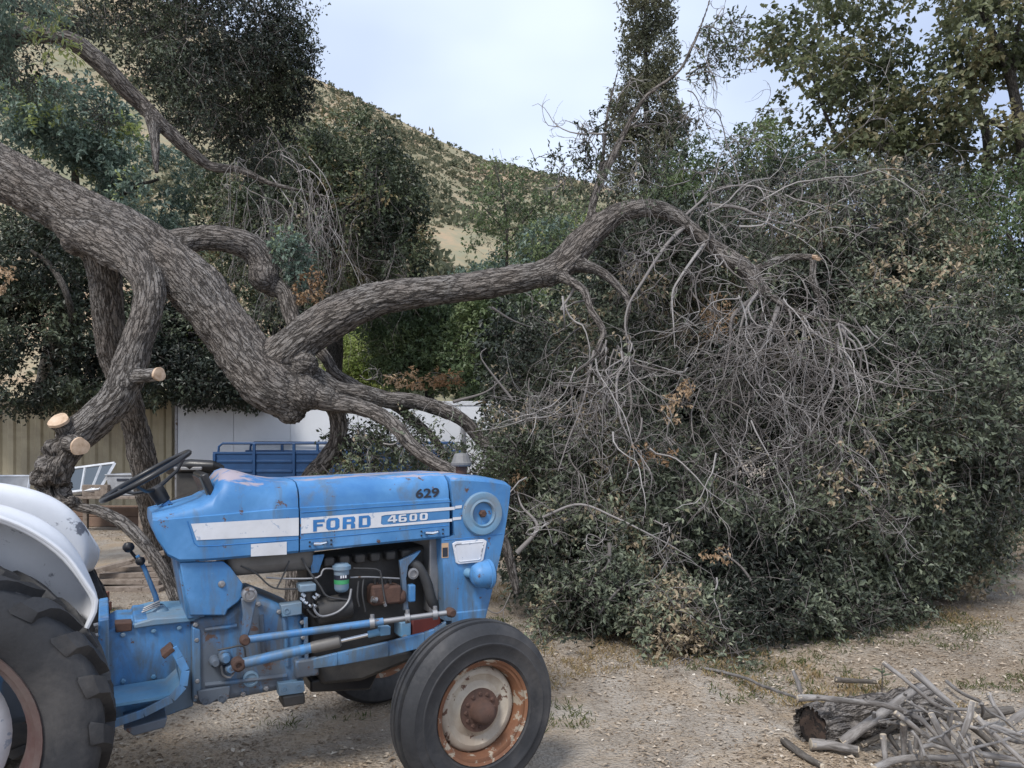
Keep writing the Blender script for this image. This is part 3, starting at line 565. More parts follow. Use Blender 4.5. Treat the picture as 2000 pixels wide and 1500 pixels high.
# ---- wheels
def wheel(name, c, yaw, side, front):
    """side=-1: outer face towards -v. hub disc is the part, tyre / rim / nuts are sub-parts"""
    m = MB(); o = -1
    if front:
        prof_t = [(.222, -.085), (.236, -.092), (.243, -.101), (.25, -.100), (.262, -.102), (.296, -.107), (.300, -.110), (.306, -.110), (.310, -.106), (.335, -.103), (.345, -.104), (.349, -.098), (.362, -.092), (.374, -.078), (.380, -.068), (.386, -.056), (.384, -.048), (.366, -.044), (.366, -.034), (.390, -.030), (.394, -.012), (.392, -.008), (.370, -.005), (.370, .005), (.392, .008), (.394, .012), (.390, .030), (.366, .034), (.366, .044), (.384, .048), (.386, .056), (.380, .068), (.362, .092), (.30, .106), (.25, .098), (.222, .085)]
        prof_r = [(.218, -.088), (.230, -.096), (.232, -.090), (.226, -.082), (.205, -.078), (.198, -.062), (.192, -.02), (.190, .03), (.205, .078), (.226, .09)]
        disc = [(.192, -.018), (.186, -.032), (.176, -.040), (.158, -.042), (.150, -.034), (.125, -.026), (.10, -.036), (.092, -.046), (.088, -.05), (.06, -.05), (.054, -.056), (.05, -.085), (.044, -.112), (.038, -.122), (.024, -.13), (.001, -.132)]
        nn, nr, nh = 12, .073, -.054
    else:
        prof_t = [(.385, -.15), (.42, -.168), (.47, -.178), (.52, -.175), (.556, -.160), (.572, -.14), (.578, -.08), (.58, 0), (.578, .08), (.572, .14), (.556, .16), (.52, .175), (.47, .178), (.42, .168), (.385, .15)]
        prof_r = [(.375, -.158), (.396, -.166), (.398, -.158), (.388, -.148), (.365, -.14), (.352, -.12), (.345, -.05), (.345, .05), (.365, .14), (.39, .15)]
        disc = [(.30, -.02), (.28, -.05), (.24, -.07), (.20, -.085), (.17, -.09), (.15, -.08), (.10, -.08), (.09, -.12), (.001, -.125)]
        nn, nr, nh = 8, .125, -.085
    m.lathe([(r, h) for r, h in disc], (0, 0, 0), 'y', 48)
    hub = m.build(name, M['rim'] if front else M['decal'], tr)
    hub.location = c; hub.rotation_euler = (0, 0, yaw if side < 0 else yaw + math.pi)
    m = MB(); m.lathe(prof_t, (0, 0, 0), 'y', 72)
    if not front:                     # worn bar lugs, a chevron pair every 17 degrees
        for k in range(21):
            for sd in (-1, 1):
                a0 = 2 * math.pi * (k + (.5 if sd > 0 else 0)) / 21; nst = 7; ringv = []
                for i in range(nst):
                    f = i / (nst - 1); y = sd * (.008 + .166 * f); a = a0 - .26 * (1 - f) ** 1.15 * 1.1
                    rb = .575 - .028 * max(0, f - .75) / .25; rt = .612 - .004 * f - .03 * max(0, f - .8) / .2 + random.uniform(-.005, .004); wd = .058 + .018 * f
                    for da, r_ in ((-wd, rb - .01), (-wd * .8 + random.uniform(-.006, .006), rt), (wd * .6 + random.uniform(-.006, .006), rt), (wd, rb - .01)):
                        ringv.append(((r_ * math.cos(a + da)), y, r_ * math.sin(a + da)))
                fs = [(i * 4 + j, i * 4 + j + 1, (i + 1) * 4 + j + 1, (i + 1) * 4 + j) for i in range(nst - 1) for j in range(3)] + [(0, 1, 2, 3), ((nst - 1) * 4 + 3, (nst - 1) * 4 + 2, (nst - 1) * 4 + 1, (nst - 1) * 4)]
                # shoulder skirt running down the sidewall
                e = (nst - 1) * 4; b0 = len(ringv); a = a0; y = sd * .178
                ringv += [(.535 * math.cos(a - .055), y, .535 * math.sin(a - .055)), (.53 * math.cos(a + .055), y, .53 * math.sin(a + .055))]
                fs += [(e, e + 1, b0), (e + 1, e + 2, b0 + 1, b0), (e + 2, e + 3, b0 + 1)]
                m.add(ringv, fs)
    else:
        pass
    ty = m.build('tyre', M['rubber'], hub)
    m = MB(); m.lathe(prof_r, (0, 0, 0), 'y', 56); m.build('rim', M['rim_edge'] if front else M['rim_red'], hub)
    m = MB()
    for k in range(nn):
        a = 2 * math.pi * k / nn; m.lathe([(.011, nh + .012), (.011, nh), (.006, nh - .006), (.001, nh - .006)], (nr * math.cos(a), 0, nr * math.sin(a)), 'y', 6)
    m.build('wheel_nuts', M['rust'], hub, smooth=False)
    if front:
        m = MB(); m.lathe([(.096, -.044), (.096, -.052), (.062, -.054), (.054, -.058), (.0515, -.09), (.045, -.115), (.039, -.124), (.024, -.1325), (.001, -.134)], (0, 0, 0), 'y', 36); m.build('hub_cap', M['rust'], hub)
    return hub
wheel('front_wheel', (0, -SV, FR), R(5), -1, True)
wheel('front_wheel', (0, SV, FR), R(5), 1, True)
wheel('rear_wheel', (-2.05, -.695, .612), 0, -1, False)
wheel('rear_wheel', (-2.05, .72, .612), 0, 1, False)
# ---- clamshell fenders
lip = [(-1.53, .93), (-1.505, .985), (-1.50, 1.026), (-1.529, 1.084), (-1.593, 1.191), (-1.686, 1.278), (-1.79, 1.338), (-1.90, 1.372), (-2.02, 1.384), (-2.2, 1.365), (-2.38, 1.30), (-2.55, 1.19), (-2.66, 1.05), (-2.70, .92)]
crest = [(-1.545, .94), (-1.525, 1.01), (-1.523, 1.08), (-1.553, 1.176), (-1.612, 1.268), (-1.71, 1.34), (-1.807, 1.376), (-1.91, 1.402), (-2.02, 1.41), (-2.2, 1.392), (-2.39, 1.322), (-2.565, 1.205), (-2.675, 1.06), (-2.715, .92)]
for s in (-1, 1):
    rows = []
    for v, cu, k in ((-.672, lip, .985), (-.684, lip, 1.0), (-.66, lip, 1.006), (-.60, lip, 1.01), (-.54, crest, 1.0), (-.50, crest, .985), (-.475, crest, .955), (-.465, crest, .91), (-.462, crest, .80), (-.462, crest, .55)):
        rows.append([(-2.05 + (x + 2.05) * k, s * -v * 1.0 if s > 0 else v, .61 + (z - .61) * k) for x, z in cu])
    n = len(lip); vs = [p for r_ in rows for p in r_]
    fs = [(i * n + j, i * n + j + 1, (i + 1) * n + j + 1, (i + 1) * n + j) for i in range(len(rows) - 1) for j in range(n - 1)]
    fo = mesh('fender', vs, fs, M['white'], tr)
    sb = fo.modifiers.new('sub', 'SUBSURF'); sb.levels = sb.render_levels = 2
    so_ = fo.modifiers.new('solid', 'SOLIDIFY'); so_.thickness = .005
    m = MB(); q = catmull(np.array([(x, (-.682 if s < 0 else .682), z) for x, z in lip]), .03); m.tube([Vector(a) for a in q], .008, 8); m.build('fender_lip', M['white'], fo)
# ================================================================== ground and hill
rng = np.random.default_rng(7)
def ground_z(x, y):
    p = np.stack([x * .8, y * .8, 0 * x], 1); q = np.stack([x * .13, y * .13, 0 * x + 5], 1)
    amp = np.clip((y - 2) / 3, 0, 1)
    return (fbm(p, 3, 4) - .5) * .05 + (fbm(q, 9, 2) - .5) * .06 * np.clip((y - 6) / 8, 0, 1)
gx = np.concatenate([np.linspace(-400, -30, 12), np.linspace(-26, -9, 26), np.linspace(-8.8, 9, 240), np.linspace(9.4, 26, 26), np.linspace(30, 400, 12)])
gy = np.concatenate([np.linspace(-60, -4, 8), np.linspace(-3, 1.4, 10), np.linspace(1.5, 14, 240), np.linspace(14.4, 60, 60), np.linspace(70, 700, 14)])
X, Y = np.meshgrid(gx, gy); co = np.stack([X.ravel(), Y.ravel(), np.zeros(X.size)], 1); co[:, 2] = ground_z(co[:, 0], co[:, 1])
near = np.hypot(co[:, 0] + 1.2, (co[:, 1] - 3.4) * .9); co[:, 2] *= np.clip((near - 1.2) / 2, .25, 1)
nx, ny = len(gx), len(gy); idx = np.arange(nx * ny).reshape(ny, nx)
quads = np.stack([idx[:-1, :-1], idx[:-1, 1:], idx[1:, 1:], idx[1:, :-1]], -1).reshape(-1, 4)
m, t, b = new_mat('sandy_ground'); c = objco(t)
big = noise(t, c, .42, 6, .62, .5); mid = noise(t, c, 2.6, 7, .68, .4); fine = noise(t, c, 42, 5, .72)
col = ramp(t, mid, [(.3, (.19, .155, .12)), (.47, (.34, .29, .235)), (.6, (.43, .38, .32)), (.75, (.52, .47, .41))])
straw = ramp(t, noise(t, c, .9, 7, .7, .6), [(.46, (0, 0, 0)), (.60, (.85, .85, .85))])
col = mixc(t, straw, col, (.40, .30, .20))
col = mixc(t, ramp(t, big, [(.50, (0, 0, 0)), (.64, (.7, .7, .7))]), col, (.20, .155, .115))
col = mixc(t, ramp(t, fine, [(.42, (0, 0, 0)), (.72, (.6, .6, .6))]), col, (.45, .40, .34))
vo = nd(t, 'ShaderNodeTexVoronoi', Scale=55.0); t.links.new(c, vo.inputs['Vector'])
sp = nd(t, 'ShaderNodeTexVoronoi', Scale=24.0); t.links.new(c, sp.inputs['Vector'])
col = mixc(t, ramp(t, sp.outputs['Distance'], [(.05, (.65, .65, .65)), (.24, (0, 0, 0))]), col, (.14, .10, .075))
t.links.new(col, b.inputs['Base Color']); b.inputs['Roughness'].default_value = .95; b.inputs['Specular IOR Level'].default_value = .15
ad = nd(t, 'ShaderNodeMath', operation='ADD'); t.links.new(fine, ad.inputs[0]); t.links.new(vo.outputs['Distance'], ad.inputs[1])
bump(t, b, ad.outputs[0], .8, .02)
M['ground'] = m
ground = tag(npmesh('ground', co, quads, None, m, None, True), kind='structure')
# hill: height along each bearing, ridge about 240 m out
RP = np.array([(-900, -330), (-400, -250), (0, -120), (250, -40), (420, 50), (580, 132), (700, 190), (800, 240), (900, 290), (960, 314), (1060, 334), (1150, 350), (1350, 420), (1700, 520), (2100, 600), (3000, 720)], float)
def hill_z(a, y):
    px = 1000 + 1500 * a; r = CAM_H + (850 - np.interp(px, RP[:, 0], RP[:, 1])) / 1500 * 240
    tt = np.clip((y - 40) / 200, 0, 3); h = np.where(tt <= 1, tt ** 1.25, 1 - (tt - 1) * .35) * r
    x = a * y; p = np.stack([x * .02, y * .02, 0 * x], 1); rav = np.abs(fbm(p + 3, 21, 4) - .5) * 2
    return h + (rav - .25) * 9 * np.clip(tt, 0, 1) * (1 - .85 * np.clip((tt - .8) / .2, 0, 1)) - .6
ga = np.linspace(-1.25, 1.5, 190); gy = np.concatenate([np.linspace(40, 240, 110), np.linspace(245, 420, 18)])
A, Y = np.meshgrid(ga, gy); a_, y_ = A.ravel(), Y.ravel(); co = np.stack([a_ * y_, y_, hill_z(a_, y_)], 1)
nx, ny = len(ga), len(gy); idx = np.arange(nx * ny).reshape(ny, nx)
quads = np.stack([idx[:-1, :-1], idx[:-1, 1:], idx[1:, 1:], idx[1:, :-1]], -1).reshape(-1, 4)
m, t, b = new_mat('dry_hillside'); c = objco(t)
col = ramp(t, noise(t, c, .035, 8, .62), [(.36, (.20, .185, .12)), (.5, (.33, .275, .185)), (.62, (.42, .30, .205))])  # hill tones lightened, standing in for distant haze
col = mixc(t, ramp(t, noise(t, c, .5, 6, .7), [(.45, (0, 0, 0)), (.6, (.6, .6, .6))]), col, (.24, .25, .18))
t.links.new(col, b.inputs['Base Color']); b.inputs['Roughness'].default_value = 1; b.inputs['Specular IOR Level'].default_value = 0
tag(npmesh('hill', co, quads, None, m, None, True), kind='structure')
# ================================================================== leaf tools
def norm(v): return v / np.maximum(np.linalg.norm(v, axis=1, keepdims=True), 1e-9)
def leaf_mesh(name, c, d, nrm, ln, wd, mat, parent=None, tint=None, fold=.25, stuff=True):
    """one folded four-cornered leaf per row"""
    n = len(c); d = norm(d); s = norm(np.cross(d, nrm)); u = np.cross(s, d); ln = np.broadcast_to(ln, (n,))[:, None]; wd = np.broadcast_to(wd, (n,))[:, None]
    co = np.stack([c, c + d * ln * .45 + s * wd * .5 + u * wd * fold, c + d * ln - u * ln * .12, c + d * ln * .45 - s * wd * .5 + u * wd * fold], 1).reshape(-1, 3)
    k = np.arange(n)[:, None] * 4; tris = np.concatenate([k + [0, 2, 1], k + [0, 3, 2]], 1).reshape(-1, 3)
    if tint is None: tint = rng.random(n)
    o = npmesh(name, co, None, tris, mat, parent, False, {'tint': np.repeat(tint, 4)})
    if stuff: o['kind'] = 'stuff'
    return o
def leaf_mat(name, stops, rough=.45, trans=.25, spec=.4):
    m, t, b = new_mat(name); at = nd(t, 'ShaderNodeAttribute', attribute_name='tint')
    col = ramp(t, at.outputs['Fac'], stops); t.links.new(col, b.inputs['Base Color']); b.inputs['Roughness'].default_value = rough; b.inputs['Specular IOR Level'].default_value = spec
    tr_ = nd(t, 'ShaderNodeBsdfTranslucent'); hs = nd(t, 'ShaderNodeHueSaturation', Saturation=1.15, Value=1.3); t.links.new(col, hs.inputs['Color']); t.links.new(hs.outputs[0], tr_.inputs[0])
    mx = nd(t, 'ShaderNodeMixShader'); mx.inputs[0].default_value = trans; t.links.new(b.outputs[0], mx.inputs[1]); t.links.new(tr_.outputs[0], mx.inputs[2])
    t.links.new(mx.outputs[0], t.nodes['Material Output'].inputs[0]); return m
LM = {
 'oak': leaf_mat('oak_leaf', [(0, (.024, .034, .022)), (.35, (.060, .078, .046)), (.7, (.105, .130, .072)), (.94, (.19, .215, .11)), (1, (.24, .19, .10))], trans=.15),
 'oakfall': leaf_mat('wilting_oak_leaf', [(0, (.018, .023, .017)), (.28, (.056, .068, .048)), (.6, (.125, .147, .100)), (.9, (.235, .262, .175)), (.97, (.28, .23, .14)), (1, (.36, .29, .20))], trans=.12),  # dark lows and pale highs put light contrast into the leaf colour
 'oakdark': leaf_mat('dark_oak_leaf', [(0, (.014, .020, .015)), (.5, (.034, .046, .030)), (.9, (.075, .095, .058)), (1, (.12, .14, .085))], spec=.5, trans=.1),
 'blue': leaf_mat('blue_green_leaf', [(0, (0.073, 0.109, 0.088)), (.5, (0.133, 0.183, 0.147)), (.9, (0.220, 0.285, 0.227)), (1, (0.367, 0.411, 0.165))]),
 'mid': leaf_mat('mid_green_leaf', [(0, (0.064, 0.093, 0.049)), (.5, (0.117, 0.162, 0.079)), (1, (0.212, 0.257, 0.120))]),
 'yellow': leaf_mat('yellow_green_leaf', [(0, (.16, .21, .06)), (.5, (.28, .34, .11)), (1, (.42, .46, .18))], trans=.35),
 'syc': leaf_mat('sycamore_leaf', [(0, (.075, .09, .05)), (.5, (.14, .16, .088)), (.85, (.22, .235, .135)), (1, (.30, .27, .16))], trans=.35),
 'cyp': leaf_mat('cypress_leaf', [(0, (.075, .083, .055)), (.5, (.13, .138, .088)), (1, (.21, .20, .13))]),
 'dead': leaf_mat('dead_leaf', [(0, (.22, .13, .07)), (.5, (.38, .26, .16)), (1, (.55, .42, .29))], spec=.2),
 'sage': leaf_mat('sage_leaf', [(0, (.085, .095, .065)), (.4, (.14, .15, .10)), (.8, (.215, .21, .14)), (1, (.30, .26, .17))], spec=.1, rough=.8),  # lightened like the slope, haze put into the shrub colour
 'grass': leaf_mat('grass_blade', [(0, (.06, .09, .03)), (.45, (.12, .13, .05)), (.7, (.30, .22, .115)), (1, (.44, .34, .20))], spec=.2, rough=.7),
 'litter': leaf_mat('leaf_litter', [(0, (.09, .07, .05)), (.35, (.24, .185, .135)), (.7, (.42, .345, .265)), (.93, (.56, .49, .405)), (1, (.74, .68, .59))], spec=.15, rough=.8, trans=.05),
}
def rdir(n): return norm(rng.normal(size=(n, 3)))
# chaparral on the hill: several thousand shrubs that nobody could count
n = 26000; yy = 48 + 195 * rng.random(n) ** .75; aa = rng.uniform(-.62, .62, n)
sel = fbm(np.stack([aa * yy * .03, yy * .03, 0 * aa], 1), 44, 4) + .22 * rng.random(n) > .53; aa, yy = aa[sel], yy[sel]; n = len(aa)
base = np.stack([aa * yy, yy, hill_z(aa, yy)], 1); size = rng.uniform(.35, .95, n) * (1 + 1.3 * (rng.random(n) > .93)); per = 11
c = np.repeat(base, per, 0); s = np.repeat(size, per); o = rdir(len(c)); o[:, 2] = np.abs(o[:, 2]) * .9; c = c + o * s[:, None] * rng.uniform(.35, 1.0, (len(c), 1))
tn = np.clip(np.repeat(rng.random(n) ** 1.3, per) * .75 + .25 * rng.random(len(c)), 0, 1)
leaf_mesh('chaparral', c - o * .2, norm(o + .9 * rdir(len(c))), norm(o + .8 * rdir(len(c))), s * .75, s * .62, LM['sage'], None, tn)
bpy.data.objects['chaparral']['label'] = 'grey green chaparral shrubs covering the dry hillside'
# ================================================================== litter, grass
def on_ground(n, lo=2.0, hi=13.0, wide=.75):
    y = lo + (hi - lo) * rng.random(n) ** 1.25; x = rng.uniform(-wide, wide, n) * y; return x, y
x, y = on_ground(150000); keep = fbm(np.stack([x * .7, y * .7, 0 * x], 1), 61, 3) + .30 * rng.random(len(x)) > .54; x, y = x[keep], y[keep]; n = len(x)
z = ground_z(x, y) * np.clip((np.hypot(x + 1.2, (y - 3.4) * .9) - 1.2) / 2, .25, 1) + rng.uniform(.001, .010, n)
d = rdir(n); d[:, 2] *= .18; u = rdir(n) * .45; u[:, 2] = 1
LS = 1.15 + 1.25 * (rng.random(n) > .78)
o = leaf_mesh('leaf_litter', np.stack([x, y, z], 1), d, norm(u), LS * rng.uniform(.008, .021, n), LS * rng.uniform(.005, .010, n), LM['litter'], None, np.clip(.12 + rng.random(n) ** .7 * .62 + .30 * (LS > 1.5) * rng.random(n), 0, 1), .2)
o['label'] = 'pale dry leaves and wood chips strewn over the sandy ground'
def tufts(name, spots, blades, h, lean, mat, label, tlo=0, thi=1):
    c = np.repeat(spots, blades, 0); n = len(c); c = c + np.concatenate([rng.normal(size=(n, 2)) * .035, np.zeros((n, 1))], 1)
    d = rng.normal(size=(n, 3)) * lean; d[:, 2] = 1; o = leaf_mesh(name, c, d, norm(rdir(n)), h * rng.uniform(.4, 1.2, n), h * .09 + .002, mat, None, rng.uniform(tlo, thi, n), .05)
    o['label'] = label; return o
def spots(n, test, lo=3.0, hi=14, wide=.75):
    x, y = on_ground(n, lo, hi, wide); k = test(x, y) & ~((np.abs((x - OX) * CT + (y - OY) * ST + 1.0) < 1.6) & (np.abs(-(x - OX) * ST + (y - OY) * CT) < .45)); x, y = x[k], y[k]
    return np.stack([x, y, ground_z(x, y)], 1)
pat = lambda x, y, k, s: fbm(np.stack([x * s, y * s, 0 * x], 1), k, 3)
tufts('dry_grass', spots(9000, lambda x, y: (pat(x, y, 71, .9) > .50) & (x > -.2) & (y > 4.5)), 11, .06, .75, LM['grass'], 'short straw coloured dry grass on the yard floor', .55, 1)
tufts('green_grass', spots(9000, lambda x, y: (pat(x, y, 83, .6) > .47) & (x > 1.2) & (y > 4.6) | ((pat(x, y, 85, .8) > .56) & (x < .4) & (y > 4.2))), 9, .05, .9, LM['grass'], 'sparse low green weeds between the brush and the yard', 0, .55)
# ================================================================== the broken oak
def bark_mat(name, c_dark, c_mid, c_light, c_moss):
    m, t, b = new_mat(name); at = nd(t, 'ShaderNodeAttribute', attribute_name='bark_co'); co = at.outputs['Vector']
    ob = objco(t)
    ds = nd(t, 'ShaderNodeTexNoise', Scale=13.0, Detail=5, Roughness=.65); t.links.new(co, ds.inputs['Vector'])
    va = nd(t, 'ShaderNodeVectorMath', operation='MULTIPLY_ADD'); t.links.new(ds.outputs['Color'], va.inputs[0]); va.inputs[1].default_value = (.085, .085, .085); t.links.new(co, va.inputs[2])
    sx = nd(t, 'ShaderNodeMapping'); sx.inputs['Scale'].default_value = (.55, 1, 1); t.links.new(va.outputs[0], sx.inputs[0])
    v1 = nd(t, 'ShaderNodeTexVoronoi', feature='DISTANCE_TO_EDGE', Scale=36.0); t.links.new(sx.outputs[0], v1.inputs['Vector'])
    v2 = nd(t, 'ShaderNodeTexVoronoi', feature='DISTANCE_TO_EDGE', Scale=70.0); t.links.new(va.outputs[0], v2.inputs['Vector'])
    n1 = noise(t, co, 7, 8, .7); n2 = noise(t, ob, 2.2, 5, .6); n3 = noise(t, co, 60, 6, .7)
    col = ramp(t, n1, [(.3, c_mid), (.7, c_light)]); col = mixc(t, ramp(t, n2, [(.42, (0, 0, 0)), (.66, (.75, .75, .75))]), col, c_moss)
    col = mixc(t, ramp(t, n3, [(.40, (0, 0, 0)), (.62, (.55, .55, .55))]), col, tuple(x * .7 for x in c_mid))
    wv = nd(t, 'ShaderNodeMath', operation='MULTIPLY_ADD'); t.links.new(n1, wv.inputs[0]); wv.inputs[1].default_value = -.13; t.links.new(v1.outputs['Distance'], wv.inputs[2])
    crack = ramp(t, wv.outputs[0], [(-.0, (.85, .85, .85)), (.07, (0, 0, 0))]); e_ = crack.node.color_ramp.elements; e_[0].position = 0.0
    sh = nd(t, 'ShaderNodeMath', operation='ADD'); t.links.new(wv.outputs[0], sh.inputs[0]); sh.inputs[1].default_value = .065; t.links.new(sh.outputs[0], crack.node.inputs[0]); e_[0].position = .03; e_[1].position = .14
    col = mixc(t, crack, col, c_dark)
    t.links.new(col, b.inputs['Base Color']); b.inputs['Roughness'].default_value = .92; b.inputs['Specular IOR Level'].default_value = .15
    h = nd(t, 'ShaderNodeMath', operation='MINIMUM'); t.links.new(v1.outputs['Distance'], h.inputs[0]); h.inputs[1].default_value = .2
    h2 = nd(t, 'ShaderNodeMath', operation='MULTIPLY_ADD'); t.links.new(v2.outputs['Distance'], h2.inputs[0]); h2.inputs[1].default_value = .3; t.links.new(h.outputs[0], h2.inputs[2])
    h3 = nd(t, 'ShaderNodeMath', operation='MULTIPLY_ADD'); t.links.new(n3, h3.inputs[0]); h3.inputs[1].default_value = .16; t.links.new(h2.outputs[0], h3.inputs[2])
    bump(t, b, h3.outputs[0], 1.0, .10)
    return m
def stick_mat(name, c1, c2, c3):
    m, t, b = new_mat(name); at = nd(t, 'ShaderNodeAttribute', attribute_name='bark_co'); co = at.outputs['Vector']
    n1 = noise(t, co, 30, 8, .72, .6); n2 = noise(t, co, 90, 5, .65); col = ramp(t, n1, [(.34, c1), (.5, c2), (.66, c3)])
    oi = nd(t, 'ShaderNodeObjectInfo'); hs = nd(t, 'ShaderNodeHueSaturation'); mv = nd(t, 'ShaderNodeMapRange'); mv.inputs[3].default_value = .62; mv.inputs[4].default_value = 1.12; t.links.new(oi.outputs['Random'], mv.inputs[0]); t.links.new(mv.outputs[0], hs.inputs['Value']); t.links.new(col, hs.inputs['Color']); col = hs.outputs[0]
    col = mixc(t, ramp(t, noise(t, co, 9, 6, .7), [(.55, (0, 0, 0)), (.62, (.8, .8, .8))]), col, tuple(x * .55 for x in c1)); t.links.new(col, b.inputs['Base Color']); b.inputs['Roughness'].default_value = .85; b.inputs['Specular IOR Level'].default_value = .25
    bump(t, b, n2, .8, .01); return m
M['bark'] = bark_mat('oak_bark', (.05, .043, .038), (.25, .215, .19), (.38, .345, .315), (.36, .345, .33))
M['bark_far'] = bark_mat('far_bark', (.05, .045, .04), (.13, .11, .095), (.2, .18, .16), (.22, .215, .2))
m, t, b = new_mat('sawn_wood'); c = objco(t)
col = ramp(t, noise(t, c, 18, 5, .6), [(.3, (.38, .25, .16)), (.5, (.55, .40, .28)), (.7, (.66, .50, .37))]); t.links.new(col, b.inputs['Base Color']); b.inputs['Roughness'].default_value = .85
bump(t, b, noise(t, c, 90, 3), .4, .004); M['sawn'] = m
m, t, b = new_mat('grey_twig'); at = nd(t, 'ShaderNodeAttribute', attribute_name='tint')
t.links.new(ramp(t, at.outputs['Fac'], [(0, (.085, .072, .066)), (.4, (.165, .147, .138)), (.75, (.265, .245, .235)), (1, (.40, .378, .365))]), b.inputs['Base Color']); b.inputs['Roughness'].default_value = .85; M['twig'] = m
